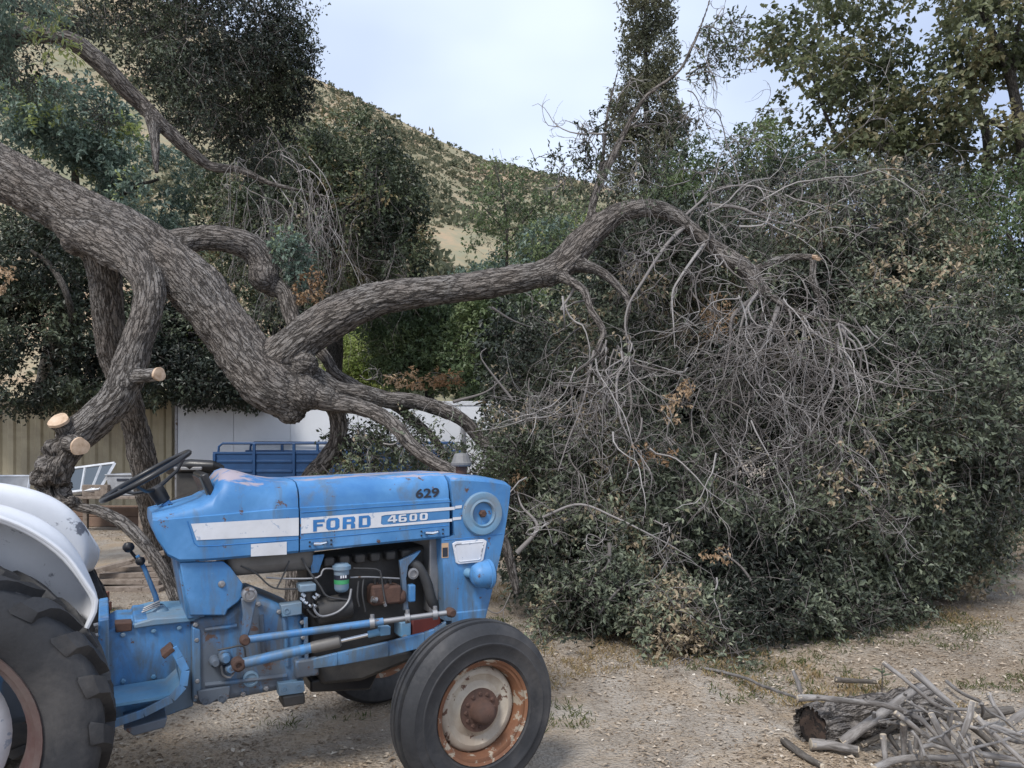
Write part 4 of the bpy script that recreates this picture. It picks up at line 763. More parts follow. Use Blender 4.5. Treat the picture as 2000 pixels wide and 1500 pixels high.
# ---- limbs: (px, py, distance, thickness px)
LB = [
 ('trunk', [(-440, 1180, 7.6, 230), (-440, 1050, 7.6, 190), (-425, 700, 7.6, 170), (-380, 420, 7.6, 150), (-290, 280, 7.5, 128), (-150, 268, 7.3, 112), (0, 337, 7.1, 106), (87, 382, 7.0, 100), (173, 430, 6.95, 106), (250, 462, 6.9, 100), (310, 500, 6.85, 98), (368, 547, 6.8, 104), (430, 625, 6.75, 100), (480, 695, 6.7, 104), (530, 750, 6.65, 112), (570, 778, 6.65, 96), (592, 790, 6.65, 60)]),
 ('limb', [(130, 435, 6.92, 70), (200, 474, 6.75, 76), (262, 512, 6.6, 68), (290, 560, 6.5, 60), (287, 612, 6.45, 58), (268, 670, 6.4, 60), (250, 725, 6.4, 68), (228, 778, 6.35, 68), (180, 826, 6.3, 66), (135, 862, 6.25, 72), (108, 905, 6.2, 70), (100, 955, 6.2, 72), (112, 990, 6.2, 50)]),
 ('limb', [(112, 975, 6.2, 40), (150, 986, 6.18, 27), (200, 1000, 6.15, 25), (245, 1026, 6.12, 26), (285, 1066, 6.1, 26), (315, 1110, 6.1, 26), (338, 1155, 6.1, 26), (352, 1200, 6.1, 26), (362, 1252, 6.1, 26)]),
 ('limb', [(190, 475, 6.95, 72), (203, 530, 7.1, 62), (212, 620, 7.3, 58), (225, 700, 7.5, 54), (250, 780, 7.7, 50), (268, 850, 8.0, 50), (285, 930, 8.2, 52), (300, 1010, 8.5, 48), (312, 1080, 8.7, 44), (318, 1128, 8.8, 44)]),
 ('limb', [(505, 735, 6.7, 100), (560, 688, 6.68, 84), (610, 648, 6.68, 80), (670, 612, 6.7, 76), (735, 584, 6.72, 68), (820, 571, 6.75, 60), (900, 562, 6.8, 56), (980, 550, 6.82, 55), (1050, 537, 6.85, 56), (1092, 520, 6.86, 62), (1130, 482, 6.9, 58), (1168, 445, 6.95, 48), (1212, 416, 7.0, 40), (1265, 406, 7.05, 35), (1310, 418, 7.1, 32), (1345, 442, 7.1, 28), (1378, 470, 7.1, 26), (1420, 502, 7.05, 34), (1455, 525, 7.0, 34), (1478, 558, 6.95, 30), (1482, 580, 6.95, 22)]),
 ('limb', [(1462, 525, 7.0, 28), (1490, 560, 6.95, 20), (1515, 585, 6.9, 17), (1545, 605, 6.85, 14), (1590, 622, 6.8, 11), (1640, 628, 6.75, 8), (1690, 650, 6.7, 6)]),
 ('limb', [(1440, 520, 7.05, 22), (1475, 525, 7.1, 16), (1510, 510, 7.15, 15), (1545, 502, 7.2, 15), (1586, 503, 7.2, 14)]),
 ('limb', [(1588, 508, 7.15, 14), (1588, 545, 7.1, 15), (1597, 575, 7.1, 14), (1612, 610, 7.1, 11), (1625, 650, 7.1, 8)]),
 ('limb', [(1085, 535, 6.85, 34), (1112, 548, 6.7, 20), (1142, 570, 6.6, 17), (1154, 606, 6.55, 15), (1176, 640, 6.5, 14), (1178, 660, 6.48, 12), (1167, 676, 6.45, 10), (1180, 720, 6.4, 8), (1200, 770, 6.35, 7), (1212, 830, 6.3, 6), (1230, 890, 6.25, 5)]),
 ('limb', [(1110, 512, 6.85, 38), (1166, 527, 6.8, 22), (1200, 552, 6.75, 18), (1228, 590, 6.7, 14), (1222, 640, 6.65, 9), (1230, 690, 6.6, 8), (1245, 740, 6.55, 7)]),
 ('limb', [(1150, 465, 6.9, 30), (1152, 428, 6.95, 18), (1166, 370, 7.0, 17), (1190, 320, 7.0, 16), (1215, 268, 7.0, 13), (1240, 220, 7.0, 11), (1266, 184, 7.0, 10), (1300, 160, 7.0, 9), (1330, 134, 7.0, 8), (1350, 95, 7.0, 8), (1366, 58, 7.0, 7), (1386, 0, 7.0, 6), (1392, -45, 7.0, 5)]),
 ('limb', [(1168, 365, 7.0, 14), (1180, 285, 7.05, 9), (1186, 225, 7.05, 8), (1200, 165, 7.05, 6), (1212, 120, 7.05, 4)]),
 ('limb', [(585, 755, 6.65, 70), (640, 784, 6.55, 42), (692, 793, 6.5, 34), (740, 810, 6.4, 32), (774, 835, 6.3, 30), (802, 868, 6.25, 29), (842, 899, 6.2, 28), (884, 923, 6.15, 27), (930, 965, 6.1, 25), (985, 1060, 6.1, 22), (1010, 1160, 6.2, 18)]),
 ('limb', [(575, 730, 6.7, 80), (622, 744, 6.75, 46), (660, 762, 6.8, 38), (708, 769, 6.85, 36), (756, 781, 6.9, 34), (806, 784, 6.95, 32), (860, 799, 7.0, 30), (908, 823, 7.05, 28), (938, 858, 7.1, 26), (968, 878, 7.1, 22), (990, 915, 7.1, 18), (1000, 1000, 7.2, 15)]),
 ('limb', [(325, 480, 6.95, 60), (385, 466, 7.05, 50), (435, 467, 7.1, 52), (490, 484, 7.2, 56), (516, 519, 7.25, 54), (524, 552, 7.25, 46), (556, 573, 7.25, 36), (568, 610, 7.2, 34), (580, 645, 7.15, 32), (608, 670, 7.1, 28), (634, 696, 7.05, 25), (654, 728, 7.0, 24), (686, 748, 6.95, 22), (716, 764, 6.9, 20), (780, 800, 7.0, 18), (850, 860, 7.1, 16), (880, 930, 7.2, 14)]),
 ('limb', [(640, 775, 6.6, 44), (655, 800, 6.7, 36), (661, 832, 6.8, 34), (656, 868, 6.9, 33), (632, 904, 7.0, 36), (604, 938, 7.1, 37), (588, 1000, 7.2, 36), (580, 1100, 7.25, 38), (575, 1190, 7.3, 42)]),
 ('limb', [(655, 872, 6.9, 24), (680, 861, 6.95, 14), (720, 857, 7.0, 14), (756, 869, 7.0, 11), (790, 880, 7.0, 8)]),
 ('limb', [(645, 885, 6.95, 24), (670, 900, 6.95, 16), (692, 920, 6.95, 14), (725, 940, 7.0, 12), (760, 975, 7.0, 9)]),
 ('limb', [(-240, 285, 7.45, 90), (-120, 215, 7.5, 56), (-40, 140, 7.55, 42), (0, 98, 7.6, 36), (18, 78, 7.6, 34), (52, 67, 7.6, 33), (105, 71, 7.65, 34), (147, 85, 7.7, 36), (178, 107, 7.75, 36), (212, 138, 7.8, 35), (246, 175, 7.9, 34), (280, 207, 8.0, 31), (308, 235, 8.0, 28), (343, 270, 8.1, 28), (378, 301, 8.2, 26), (413, 325, 8.3, 20), (472, 333, 8.4, 15), (525, 357, 8.5, 12), (595, 374, 8.6, 7), (658, 388, 8.6, 4)]),
 ('limb', [(292, 212, 8.0, 26), (301, 259, 7.95, 21), (304, 300, 7.9, 16), (306, 340, 7.9, 10)]),
]
STUB = [((246, 738, 6.4, 34), (280, 734, 6.28, 28), (310, 731, 6.18, 26)), ((140, 862, 6.25, 44), (124, 838, 6.18, 40), (115, 822, 6.10, 38)), ((135, 862, 6.2, 40), (148, 868, 6.08, 36), (156, 872, 6.0, 33))]
skel_p, skel_r, skel_s, skel_id, skel_t, skel_n = [], [], [], [], [], []; LIMB = []; rawv = MB()
def frames(tg):
    """a sideways direction carried along the limb without twisting"""
    n = np.cross(tg[0], [.3, .2, .93]); out_ = []
    for t_ in tg: n = n - t_ * n.dot(t_); n = n / np.linalg.norm(n); out_.append(n)
    return np.array(out_)
def lay(pts, ds=.04):
    a = np.array([[*P(x, y, Y), th * .5 * Y / FPX] for x, y, Y, th in pts]); return catmull(a, ds)
for i, (nm, pts) in enumerate(LB + [('stub', list(s)) for s in STUB]):
    q = lay(pts); LIMB.append(q); pp_, rr_ = q[:, :3], q[:, 3]
    wob = 1 + .10 * (fbm(pp_ * 2.6, 5 + i, 3) - .44) * 2; rr_ = rr_ * wob; q[:, 3] = rr_
    rawv.tube([Vector(a) for a in pp_], list(rr_), 14)
    tg = norm(np.gradient(pp_, axis=0)); s = np.concatenate([[0], np.cumsum(np.linalg.norm(np.diff(pp_, axis=0), axis=1))])
    skel_p.append(pp_); skel_r.append(rr_); skel_s.append(s + i * 7.3); skel_id.append(np.full(len(s), i)); skel_t.append(tg); skel_n.append(frames(tg))
# burls on the trunk end and the hollow-topped stub
for x, y, Y, rp_ in ((566, 800, 6.62, 30), (600, 770, 6.55, 34), (540, 775, 6.6, 36), (596, 712, 6.6, 26), (246, 748, 6.33, 24), (96, 925, 6.14, 30), (110, 985, 6.15, 24), (134, 978, 6.12, 16), (1072, 535, 6.8, 26), (515, 540, 7.2, 30), (150, 470, 6.9, 30), (640, 775, 6.5, 20)):
    c0 = P(x, y, Y); r0 = rp_ * Y / FPX; m0 = MB(); m0.lathe([(r0 * math.sin(a) + 1e-4, r0 * math.cos(a)) for a in np.linspace(.01, math.pi - .01, 9)], c0, 'z', 14); rawv.add(m0.v, m0.f)
SP, SR, SS, SI, STG, SN = [np.concatenate(a) for a in (skel_p, skel_r, skel_s, skel_id, skel_t, skel_n)]
tmp = rawv.build('tmp_wood', None); rm = tmp.modifiers.new('r', 'REMESH'); rm.mode = 'VOXEL'; rm.voxel_size = .017
sm = tmp.modifiers.new('s', 'SMOOTH'); sm.factor = .5; sm.iterations = 6
dg = bpy.context.evaluated_depsgraph_get(); me = tmp.evaluated_get(dg).to_mesh()
nv = len(me.vertices); co = np.empty(nv * 3, np.float32); me.vertices.foreach_get('co', co); co = co.reshape(-1, 3).astype(np.float64)
nrmv = np.empty(nv * 3, np.float32); me.vertices.foreach_get('normal', nrmv); nrmv = nrmv.reshape(-1, 3)
npoly = len(me.polygons); lv = np.empty(len(me.loops), np.int32); me.loops.foreach_get('vertex_index', lv); quads = lv.reshape(-1, 4)
tmp.evaluated_get(dg).to_mesh_clear(); bpy.data.objects.remove(tmp)
near = np.empty(nv, np.int64); sp2 = (SP ** 2).sum(1)
for k in range(0, nv, 8000):
    c8 = co[k:k + 8000]; d2 = (c8 ** 2).sum(1)[:, None] + sp2 - 2 * c8 @ SP.T; near[k:k + 8000] = np.argmin(np.sqrt(np.maximum(d2, 0)) - SR, 1)
tg = STG[near]; rel = co - SP[near]; along = (rel * tg).sum(1); rad = rel - tg * along[:, None]
bark_co = np.stack([(SS[near] + along) * .24, (rad * SN[near]).sum(1), (rad * np.cross(tg, SN[near])).sum(1)], 1)
# true relief for the big plates
q = bark_co * np.array([.7, 1, 1]) + .06 * np.stack([fbm(bark_co * 13, 31, 3), fbm(bark_co * 13, 32, 3), fbm(bark_co * 13, 33, 3)], 1)
f1, f2 = worley(q * 33, 3); ridge = np.clip((f2 - f1) / .35, 0, 1)
amp = np.clip(SR[near] / .2, .12, 1) * .017
co = co + nrmv * ((ridge - .6) * amp + (fbm(co * 5, 77, 3) - .45) * .05 * np.clip(SR[near] / .2, 0, 1))[:, None]
rot = np.exp(-(np.linalg.norm((co - np.array(P(92, 925, 6.15))) / np.array([.30, .4, .32]), axis=1)) ** 2); co = co - nrmv * (rot * np.clip(fbm(co * 11, 181, 3) - .40, 0, 1) * .55)[:, None] + nrmv * (rot * (fbm(co * 22, 183, 2) - .4) * .05)[:, None]
oak = empty('oak_tree', P(-440, 1182, 7.6), 0, 'huge grey barked oak with a sagging broken limb sweeping down to the ground', 'tree')
oak.location.z = 0; OAK0 = Vector(oak.location)
fid = SI[near[quads[:, 0]]]; seen = 0
for i in range(len(LB) + len(STUB)):
    q = quads[fid == i]
    if not len(q): continue
    u, inv = np.unique(q, return_inverse=True)
    o = npmesh('trunk' if i == 0 else 'limb' if i < len(LB) else 'sawn_stub', co[u] - np.array(OAK0), inv.reshape(-1, 4), None, M['bark'], oak, True, {'bark_co': bark_co[u]})
def cut_face(p, d, r, parent, name='sawn_face', mat=None, n=18):
    d = Vector(d).normalized(); u = d.orthogonal().normalized(); v = d.cross(u); p = Vector(p)
    vs = [p + d * .004]; k = []
    for rr, hh in ((.55, .006), (1.0, .002), (1.03, -.02)):
        for j in range(n):
            a = 2 * math.pi * j / n; w_ = rr * (1 + .06 * math.sin(3 * a + p.x * 9) + .03 * math.sin(5 * a)); vs.append(p + (u * math.cos(a) + v * math.sin(a)) * r * w_ + d * hh)
    fs = [(0, 1 + j, 1 + (j + 1) % n) for j in range(n)]
    for rg in range(2): fs += [(1 + rg * n + j, 1 + (rg + 1) * n + j, 1 + (rg + 1) * n + (j + 1) % n, 1 + rg * n + (j + 1) % n) for j in range(n)]
    off = Vector(parent.location) if parent else Vector((0, 0, 0))
    return mesh(name, [p_ - off for p_ in vs], fs, mat or M['sawn'], parent)
for i in range(len(STUB)):
    q = LIMB[len(LB) + i]; d = q[-1, :3] - q[-6, :3]; d /= np.linalg.norm(d); cut_face(q[-1, :3] + d * .012, d, q[-1, 3] * 1.0, oak)
q = LIMB[6]; d = q[-1, :3] - q[-4, :3]; d /= np.linalg.norm(d)
tb = MB()
for k in range(16):
    a = rdir(1)[0] * .02; p0 = Vector(q[-1, :3] - d * .03) + Vector(a); tb.tube([p0, p0 + Vector(d) * random.uniform(.05, .11) + Vector(a) * .4], [.009, .002], 4)
tb.v = [v_ - OAK0 for v_ in tb.v]; tb.build('splintered_end', M['sawn'], oak, smooth=False)
cut_face(SP[SI == 3][-1] + np.array([.0, -.19, .06]), (0.2, -1, -.1), .085, oak, 'sawn_face')
# ---- twigs
def grow(p0, d0, L, K, grav, wander, r0, r1=.0012):
    n = len(p0); pts = np.empty((n, K + 1, 3)); pts[:, 0] = p0; d = norm(d0.copy()); st_ = (np.broadcast_to(L, (n,)) / K)[:, None]; drift = rng.normal(size=(n, 3)) * wander * .5
    for k in range(K):
        drift = .6 * drift + rng.normal(size=(n, 3)) * wander; d = norm(d + drift + np.array([0, 0, -1.]) * grav * (k + 1) / K); pts[:, k + 1] = pts[:, k] + d * st_
    rr = np.broadcast_to(r0, (n,))[:, None] * (1 - np.linspace(0, 1, K + 1) ** .8) + r1
    return pts, rr
def kids(pts, rr, per, lo=.15, hi=1.0, spread=.9):
    n, K1, _ = pts.shape; i = np.repeat(np.arange(n), per); f = rng.uniform(lo, hi, len(i)) * (K1 - 1); k = np.minimum(f.astype(int), K1 - 2); t = (f - k)[:, None]
    p = pts[i, k] * (1 - t) + pts[i, k + 1] * t; tg = norm(pts[i, k + 1] - pts[i, k]); return p, norm(tg + rdir(len(i)) * spread), rr[i, k], tg
def tubes(name, sets, mat, parent=None, sides=3, off=None, tint=None):
    V, Q, T_ = [], [], []; base = 0
    for pts, rr in sets:
        n, K1, _ = pts.shape; tg = np.empty_like(pts); tg[:, 1:-1] = pts[:, 2:] - pts[:, :-2]; tg[:, 0] = pts[:, 1] - pts[:, 0]; tg[:, -1] = pts[:, -1] - pts[:, -2]
        tg = norm(tg.reshape(-1, 3)); ref = np.tile([.31, .77, .55], (len(tg), 1)); a = norm(np.cross(tg, ref)); b_ = np.cross(tg, a); c = pts.reshape(-1, 3); r_ = rr.reshape(-1, 1)
        ring = np.stack([c + (a * math.cos(2 * math.pi * j / sides) + b_ * math.sin(2 * math.pi * j / sides)) * r_ for j in range(sides)], 1)
        V.append(ring.reshape(-1, 3)); T_.append(np.repeat(rng.random(n) if tint is None else rng.uniform(*tint, n), K1 * sides))
        idx = (np.arange(n * K1 * sides).reshape(n, K1, sides)) + base; nx_ = np.roll(idx, -1, 2)
        Q.append(np.stack([idx[:, :-1], nx_[:, :-1], nx_[:, 1:], idx[:, 1:]], -1).reshape(-1, 4)); base += n * K1 * sides
    V = np.concatenate(V)
    if off is not None: V = V - np.array(off)
    o = npmesh(name, V, np.concatenate(Q), None, mat, parent, True, {'tint': np.concatenate(T_)}); o['kind'] = 'stuff'; return o
def px3(a): return np.array([list(P(*p)) for p in a])
def seeds(pt, n, spx=10, sY=.15):
    """n start points round a pixel"""
    x, y, Y = pt; return px3([(x + rng.normal() * spx, y + rng.normal() * spx, Y + rng.normal() * sY) for _ in range(n)])
tw = []; tips = []
def bundle(pt, aim, n, Lm, grav, wander=.23, r0=.008, per=4, spx=10, sY=.15, spread=.35, per2=3):
    n = max(3, int(n * TWK)); p0 = seeds(pt, n, spx, sY); d0 = norm(np.tile(np.array(aim, float), (n, 1)) + rng.normal(size=(n, 3)) * spread)
    A = grow(p0, d0, Lm * rng.uniform(.55, 1.15, n), 12, grav, wander, r0 * rng.uniform(.6, 1.2, n), .002); tw.append(A)
    p, d, r, _ = kids(*A, per, .2, 1, .75); Bq = grow(p, d, Lm * .42 * rng.uniform(.4, 1.2, len(p)), 8, grav * .9, wander * 1.1, np.minimum(r * .6, .0045), .0013); tw.append(Bq); tips.append(Bq)
    if per2:
        p, d, r, _ = kids(*Bq, per2, .25, 1, .8); Cq = grow(p, d, Lm * .2 * rng.uniform(.4, 1.2, len(p)), 5, grav * .7, wander * 1.2, np.minimum(r * .6, .0028), .001); tw.append(Cq); tips.append(Cq)
TWK = .8
bundle((1170, 680, 6.42), (-.15, 0, -1), 14, 1.25, .25, per=5)
bundle((1150, 760, 6.3), (-.2, 0, -1), 16, .95, .2, per=5, spx=25)
bundle((1225, 700, 6.5), (.1, -.1, -1), 10, 1.1, .2, spx=20)
bundle((1240, 850, 6.2), (.1, -.1, -1), 12, 1.0, .15, spx=40)
bundle((1300, 480, 7.0), (-.4, -.3, -.6), 14, .95, .25, spx=40)
bundle((1400, 520, 6.9), (-.4, -.4, -.8), 18, 1.2, .3, spx=40)
bundle((1470, 590, 6.8), (-.3, -.2, -1), 22, 1.5, .25, per=5, spx=25)
bundle((1540, 620, 6.75), (-.15, -.2, -1), 22, 1.55, .25, per=5, spx=30)
bundle((1600, 660, 6.7), (0, -.2, -1), 24, 1.6, .25, per=5, spx=40)
bundle((1660, 680, 6.7), (.15, -.2, -.8), 18, 1.4, .25, per=5, spx=40)
bundle((1480, 800, 6.5), (-.2, -.2, -1), 26, 1.2, .2, per=5, spx=70)
bundle((1600, 850, 6.5), (0, -.2, -1), 24, 1.1, .2, per=5, spx=70)
bundle((1380, 850, 6.5), (-.2, -.2, -1), 18, 1.0, .2, spx=70)
TWK = .6
bundle((1420, 420, 7.2), (1, -.1, .35), 26, 1.5, .30, per=5, spx=40, spread=.5)
bundle((1560, 400, 7.6), (.8, -.1, .4), 24, 1.5, .35, per=5, spx=60, spread=.6)
bundle((1400, 400, 7.2), (-.2, -.3, -.4), 16, .9, .4, per=5, spx=40, spread=.7)
bundle((1690, 420, 8.0), (.6, -.2, .4), 16, 1.3, .35, spx=70, spread=.7)
bundle((1800, 600, 8.0), (.6, -.5, .1), 26, 1.3, .25, per=5, spx=60, spread=.6)
bundle((1760, 720, 7.6), (.3, -.5, -.4), 20, 1.2, .25, spx=60, spread=.6)
bundle((1850, 850, 8.0), (.4, -.4, -.5), 16, 1.1, .2, spx=60, spread=.6)
TWK = .35
bundle((1060, 620, 6.9), (.2, -.1, -.6), 14, .8, .25, spx=35, spread=.6)
bundle((1040, 800, 7.2), (0, -.2, -1), 20, 1.2, .2, spx=50)
bundle((1000, 900, 7.2), (.2, -.2, -1), 16, 1.0, .1, spx=40)
bundle((1100, 1050, 6.3), (-.4, -.5, -.3), 20, 1.0, .1, spx=60, spread=.6)
bundle((1250, 1100, 6.1), (-.2, -.6, -.1), 20, 1.0, .12, spx=90, spread=.7)
bundle((1450, 1130, 6.2), (.1, -.6, -.1), 16, .9, .12, spx=90, spread=.7)
bundle((1400, 1180, 5.8), (.0, -.6, -.1), 14, .7, .08, spx=50, spread=.7)
bundle((1650, 1080, 6.7), (.3, -.6, -.3), 14, .9, .12, spx=70, spread=.7)
TWK = .6
bundle((1230, 230, 7.0), (.2, 0, .3), 8, .8, .05, spx=40, spread=.8)
bundle((1180, 290, 7.05), (-.3, 0, .3), 7, .55, .0, r0=.006, spx=30, spread=.7)
bundle((1330, 170, 7.0), (1, 0, -.1), 7, .85, .25, r0=.007, spx=12, spread=.35)
bundle((1250, 250, 7.0), (1, 0, .1), 9, 1.0, .25, r0=.007, spx=25, spread=.4)
bundle((1360, 70, 7.0), (.8, 0, .0), 8, .6, .3, r0=.006, spx=12, spread=.5)
bundle((1120, 350, 7.05), (-.5, 0, .2), 7, .6, .1, r0=.006, spx=30, spread=.7)
bundle((780, 850, 6.6), (.3, -.2, -.6), 12, .6, .2, r0=.005, spx=45, spread=.8)
bundle((700, 900, 6.9), (0, -.2, .1), 10, .5, .2, r0=.005, spx=40, spread=.9)
bundle((510, 350, 8.45), (.4, -.1, -.8), 26, 1.0, .6, wander=.10, per=5, r0=.006, spx=40, spread=.5)
bundle((590, 376, 8.5), (.4, -.1, -.8), 26, 1.1, .6, wander=.10, per=5, r0=.006, spx=40, spread=.5)
tubes('twigs', tw, M['twig'], oak, 3, OAK0, (.12, 1)); TWK = 1.0
# a few bolder bare branches, bleached grey
bold = []
def branch(pts, r0, r1=.004):
    q = catmull(px3(pts), .03); K = 24; f = np.linspace(0, len(q) - 1, K); i = np.minimum(f.astype(int), len(q) - 2); t = (f - i)[:, None]; pp2 = q[i] * (1 - t) + q[i + 1] * t
    bold.append((pp2[None], np.linspace(r0, r1, K)[None]))
for pts, r0 in (
 ([(1520, 600, 6.9), (1505, 640, 6.8), (1498, 660, 6.75), (1480, 700, 6.7), (1476, 740, 6.65), (1505, 790, 6.6), (1508, 805, 6.6)], .022),
 ([(1482, 575, 6.95), (1455, 595, 6.85), (1430, 620, 6.8), (1425, 680, 6.7), (1412, 740, 6.6), (1400, 755, 6.6)], .024),
 ([(1480, 570, 6.9), (1455, 610, 6.75), (1442, 660, 6.7), (1440, 690, 6.65), (1460, 725, 6.6)], .016),
 ([(1340, 440, 7.1), (1300, 480, 6.9), (1258, 545, 6.7), (1226, 600, 6.6), (1222, 650, 6.55), (1240, 690, 6.5), (1215, 735, 6.45)], .020),
 ([(1380, 472, 7.1), (1365, 490, 6.98), (1330, 540, 6.85), (1313, 575, 6.8), (1316, 640, 6.7), (1318, 680, 6.7)], .018),
 ([(1330, 428, 7.1), (1400, 372, 7.1), (1470, 363, 7.1), (1497, 385, 7.1), (1498, 405, 7.1)], .013),
 ([(1380, 400, 7.3), (1440, 405, 7.2), (1480, 420, 7.15), (1540, 437, 7.2), (1590, 412, 7.2), (1610, 400, 7.2)], .020),
 ([(1540, 437, 7.2), (1570, 445, 7.15), (1585, 460, 7.15)], .012),
 ([(1640, 630, 6.8), (1650, 655, 6.75), (1668, 670, 6.7), (1680, 700, 6.65), (1710, 715, 6.6)], .016),
 ([(1690, 570, 7.9), (1760, 575, 7.7), (1810, 600, 7.5), (1802, 640, 7.4), (1800, 660, 7.4)], .012),
 ([(1230, 690, 6.5), (1205, 740, 6.4), (1210, 810, 6.3), (1230, 860, 6.2), (1255, 900, 6.1), (1260, 950, 6.1)], .014),
 ([(1160, 685, 6.45), (1140, 780, 6.3), (1110, 860, 6.2), (1090, 920, 6.1)], .012),
 ([(1625, 720, 6.6), (1628, 750, 6.5), (1605, 800, 6.4), (1580, 850, 6.4), (1530, 900, 6.3)], .012),
 ([(1060, 1010, 6.2), (1130, 985, 6.1), (1200, 1010, 6.0), (1300, 1060, 5.9), (1350, 1090, 5.9)], .012),
 ([(1170, 1200, 5.9), (1200, 1160, 5.9), (1240, 1125, 6.0)], .013),
 ([(1190, 1060, 6.0), (1190, 1095, 6.0), (1175, 1115, 6.0), (1140, 1118, 6.1)], .016),
 ([(1010, 1080, 6.2), (1050, 1030, 6.2), (1020, 990, 6.3), (1010, 960, 6.4)], .022),
 ([(1125, 556, 6.72), (1112, 580, 6.75), (1095, 605, 6.75), (1120, 592, 6.72)], .016), ([(1118, 592, 6.72), (1165, 582, 6.8)], .012),
 ([(1700, 850, 6.8), (1780, 900, 6.7), (1830, 930, 6.7)], .012), ([(1720, 1060, 6.6), (1750, 1130, 6.5), (1770, 1170, 6.4)], .013),
 ([(1480, 1160, 6.0), (1450, 1110, 6.0), (1400, 1070, 6.1)], .014), ([(1560, 1205, 6.2), (1570, 1160, 6.2), (1550, 1120, 6.3), (1500, 1090, 6.3)], .014),
 ([(960, 600, 6.8), (1000, 625, 6.9), (1040, 640, 7.0)], .012), ([(1000, 780, 7.1), (940, 700, 7.0), (950, 680, 7.0)], .014), ([(885, 785, 7.0), (950, 765, 7.1), (990, 730, 7.2)], .016)):
    branch(pts, r0)
tubes('bare_branches', bold, M['twig'], oak, 7, OAK0, (.35, .9))
# ---- foliage
def ell(px, py, Y, rx, ry, rd): c = P(px, py, Y); return (np.array(c), np.array([rx * Y / FPX, rd, ry * Y / FPX]))
def fill(ells, n, shell=.55, clump=1.7, thr=.42, kz=0, zmin=.02):
    vol = np.array([np.prod(e[1]) ** .75 for e in ells]); cnt = (vol / vol.sum() * n).astype(int); C, O = [], []
    for (c, r), k in zip(ells, cnt):
        d = rdir(k); rad_ = (shell + (1 - shell) * rng.random(k)) if False else rng.random(k) ** (1 / 3 * (1 - shell)); wob = .78 + .5 * fbm(d * 2.2 + c, kz + 5, 3); p = c + d * r * (rad_ * wob)[:, None]; C.append(p); O.append(d)
    C, O = np.concatenate(C), np.concatenate(O); keep = (fbm(C * clump, kz + 50, 3) + .10 * rng.random(len(C)) > thr) & (C[:, 2] > zmin); return C[keep], O[keep]
def sprigs(C, O, per, length, leaf, droop=.3, mat=None, name='crown', parent=None, off=None, twig=.3, tint_k=0, aspect=.5, twig_mat=None, up=.55):
    n = len(C); d = norm(O * .55 + rdir(n) * .8 + np.array([0, 0, -droop])); i = np.repeat(np.arange(n), per); f = rng.random(len(i))[:, None]
    c = C[i] + d[i] * f * length + rdir(len(i)) * leaf * .35; ld = norm(d[i] * .6 + rdir(len(i)) * .85); nr = norm(np.array([0, -.12, up * 1.5]) + O[i] * .5 + rdir(len(i)) * .55)
    tn = np.clip((fbm(C[i] * 1.6, 90 + tint_k, 3) - .42) * 2.6 + .28 + .40 * rng.random(len(i)) ** 1.2, 0, 1)  # wide tint spread by clump, light and shade contrast put into colour
    off = np.zeros(3) if off is None else np.array(off); c[:, 2] = np.maximum(c[:, 2], .012)
    s = rng.uniform(.6, 1.25, len(i)); o = leaf_mesh(name, c - off, ld, nr, leaf * s, leaf * aspect * s, mat, parent, tn)
    if twig:
        k = rng.random(n) < twig; pts = np.stack([C[k] - d[k] * length * .8, C[k] + rdir(k.sum()) * .02, C[k] + d[k] * length], 1); rr2 = np.tile([.004, .003, .0012], (k.sum(), 1)); tubes('crown_twigs', [(pts, rr2)], twig_mat or M['twig'], parent, 3, off, (0, .4))  # inner twigs tinted darker, crown shade put into their colour
    return o
# fallen crown
FC = [ell(1090, 800, 7.9, 130, 190, .9), ell(1060, 960, 7.6, 110, 150, .8), ell(1200, 960, 7.4, 170, 210, 1.0), ell(1360, 950, 7.4, 230, 260, 1.2), ell(1560, 930, 7.5, 260, 280, 1.3), ell(1760, 850, 7.9, 220, 250, 1.5), ell(1720, 900, 7.2, 150, 170, .9), ell(1680, 740, 7.5, 140, 110, .8), ell(1900, 830, 9.2, 130, 170, 1.2), ell(1860, 900, 8.6, 100, 110, .9), ell(1700, 1010, 7.3, 120, 70, .7),
      ell(1480, 640, 8.3, 240, 200, 1.2), ell(1700, 620, 8.6, 210, 190, 1.3), ell(1840, 680, 9.0, 150, 190, 1.2), ell(1560, 440, 8.8, 260, 95, 1.2), ell(1750, 440, 9.2, 130, 110, 1.1), ell(1270, 560, 8.2, 150, 130, .8), ell(1290, 470, 8.4, 120, 70, .7),
      ell(1650, 1090, 7.3, 190, 120, .9), ell(1800, 1040, 8.0, 130, 120, .9), ell(1160, 1120, 6.9, 150, 80, .7), ell(1330, 1120, 6.6, 190, 90, .8), ell(1500, 1120, 6.7, 160, 100, .8)]
C, O = fill(FC, 44000, .35, 1.5, .43, 1)
hol = [ell(1560, 800, 6.9, 70, 60, .7), ell(1700, 545, 7.6, 60, 60, .8), ell(1030, 860, 7.0, 50, 120, .7), ell(1750, 960, 7.0, 60, 45, .6), ell(1500, 1030, 6.4, 110, 40, .5), ell(1330, 700, 7.2, 60, 60, .7), ell(1640, 1170, 6.4, 90, 30, .4), ell(1880, 760, 8.0, 50, 50, .7), ell(1420, 880, 6.6, 50, 60, .6), ell(1240, 1020, 6.5, 70, 50, .6)]
k = (C[:, 1] < 12) & (fbm(C * .75 + 7, 171, 3) + .04 * rng.random(len(C)) > .455)      # hollows between the boughs
for hc, hr in hol: k &= (((C - hc) / hr) ** 2).sum(1) > .6 + .5 * rng.random(len(C))
px_, py_ = 1000 + 1500 * C[:, 0] / C[:, 1], 850 - (C[:, 2] - CAM_H) * 1500 / C[:, 1]
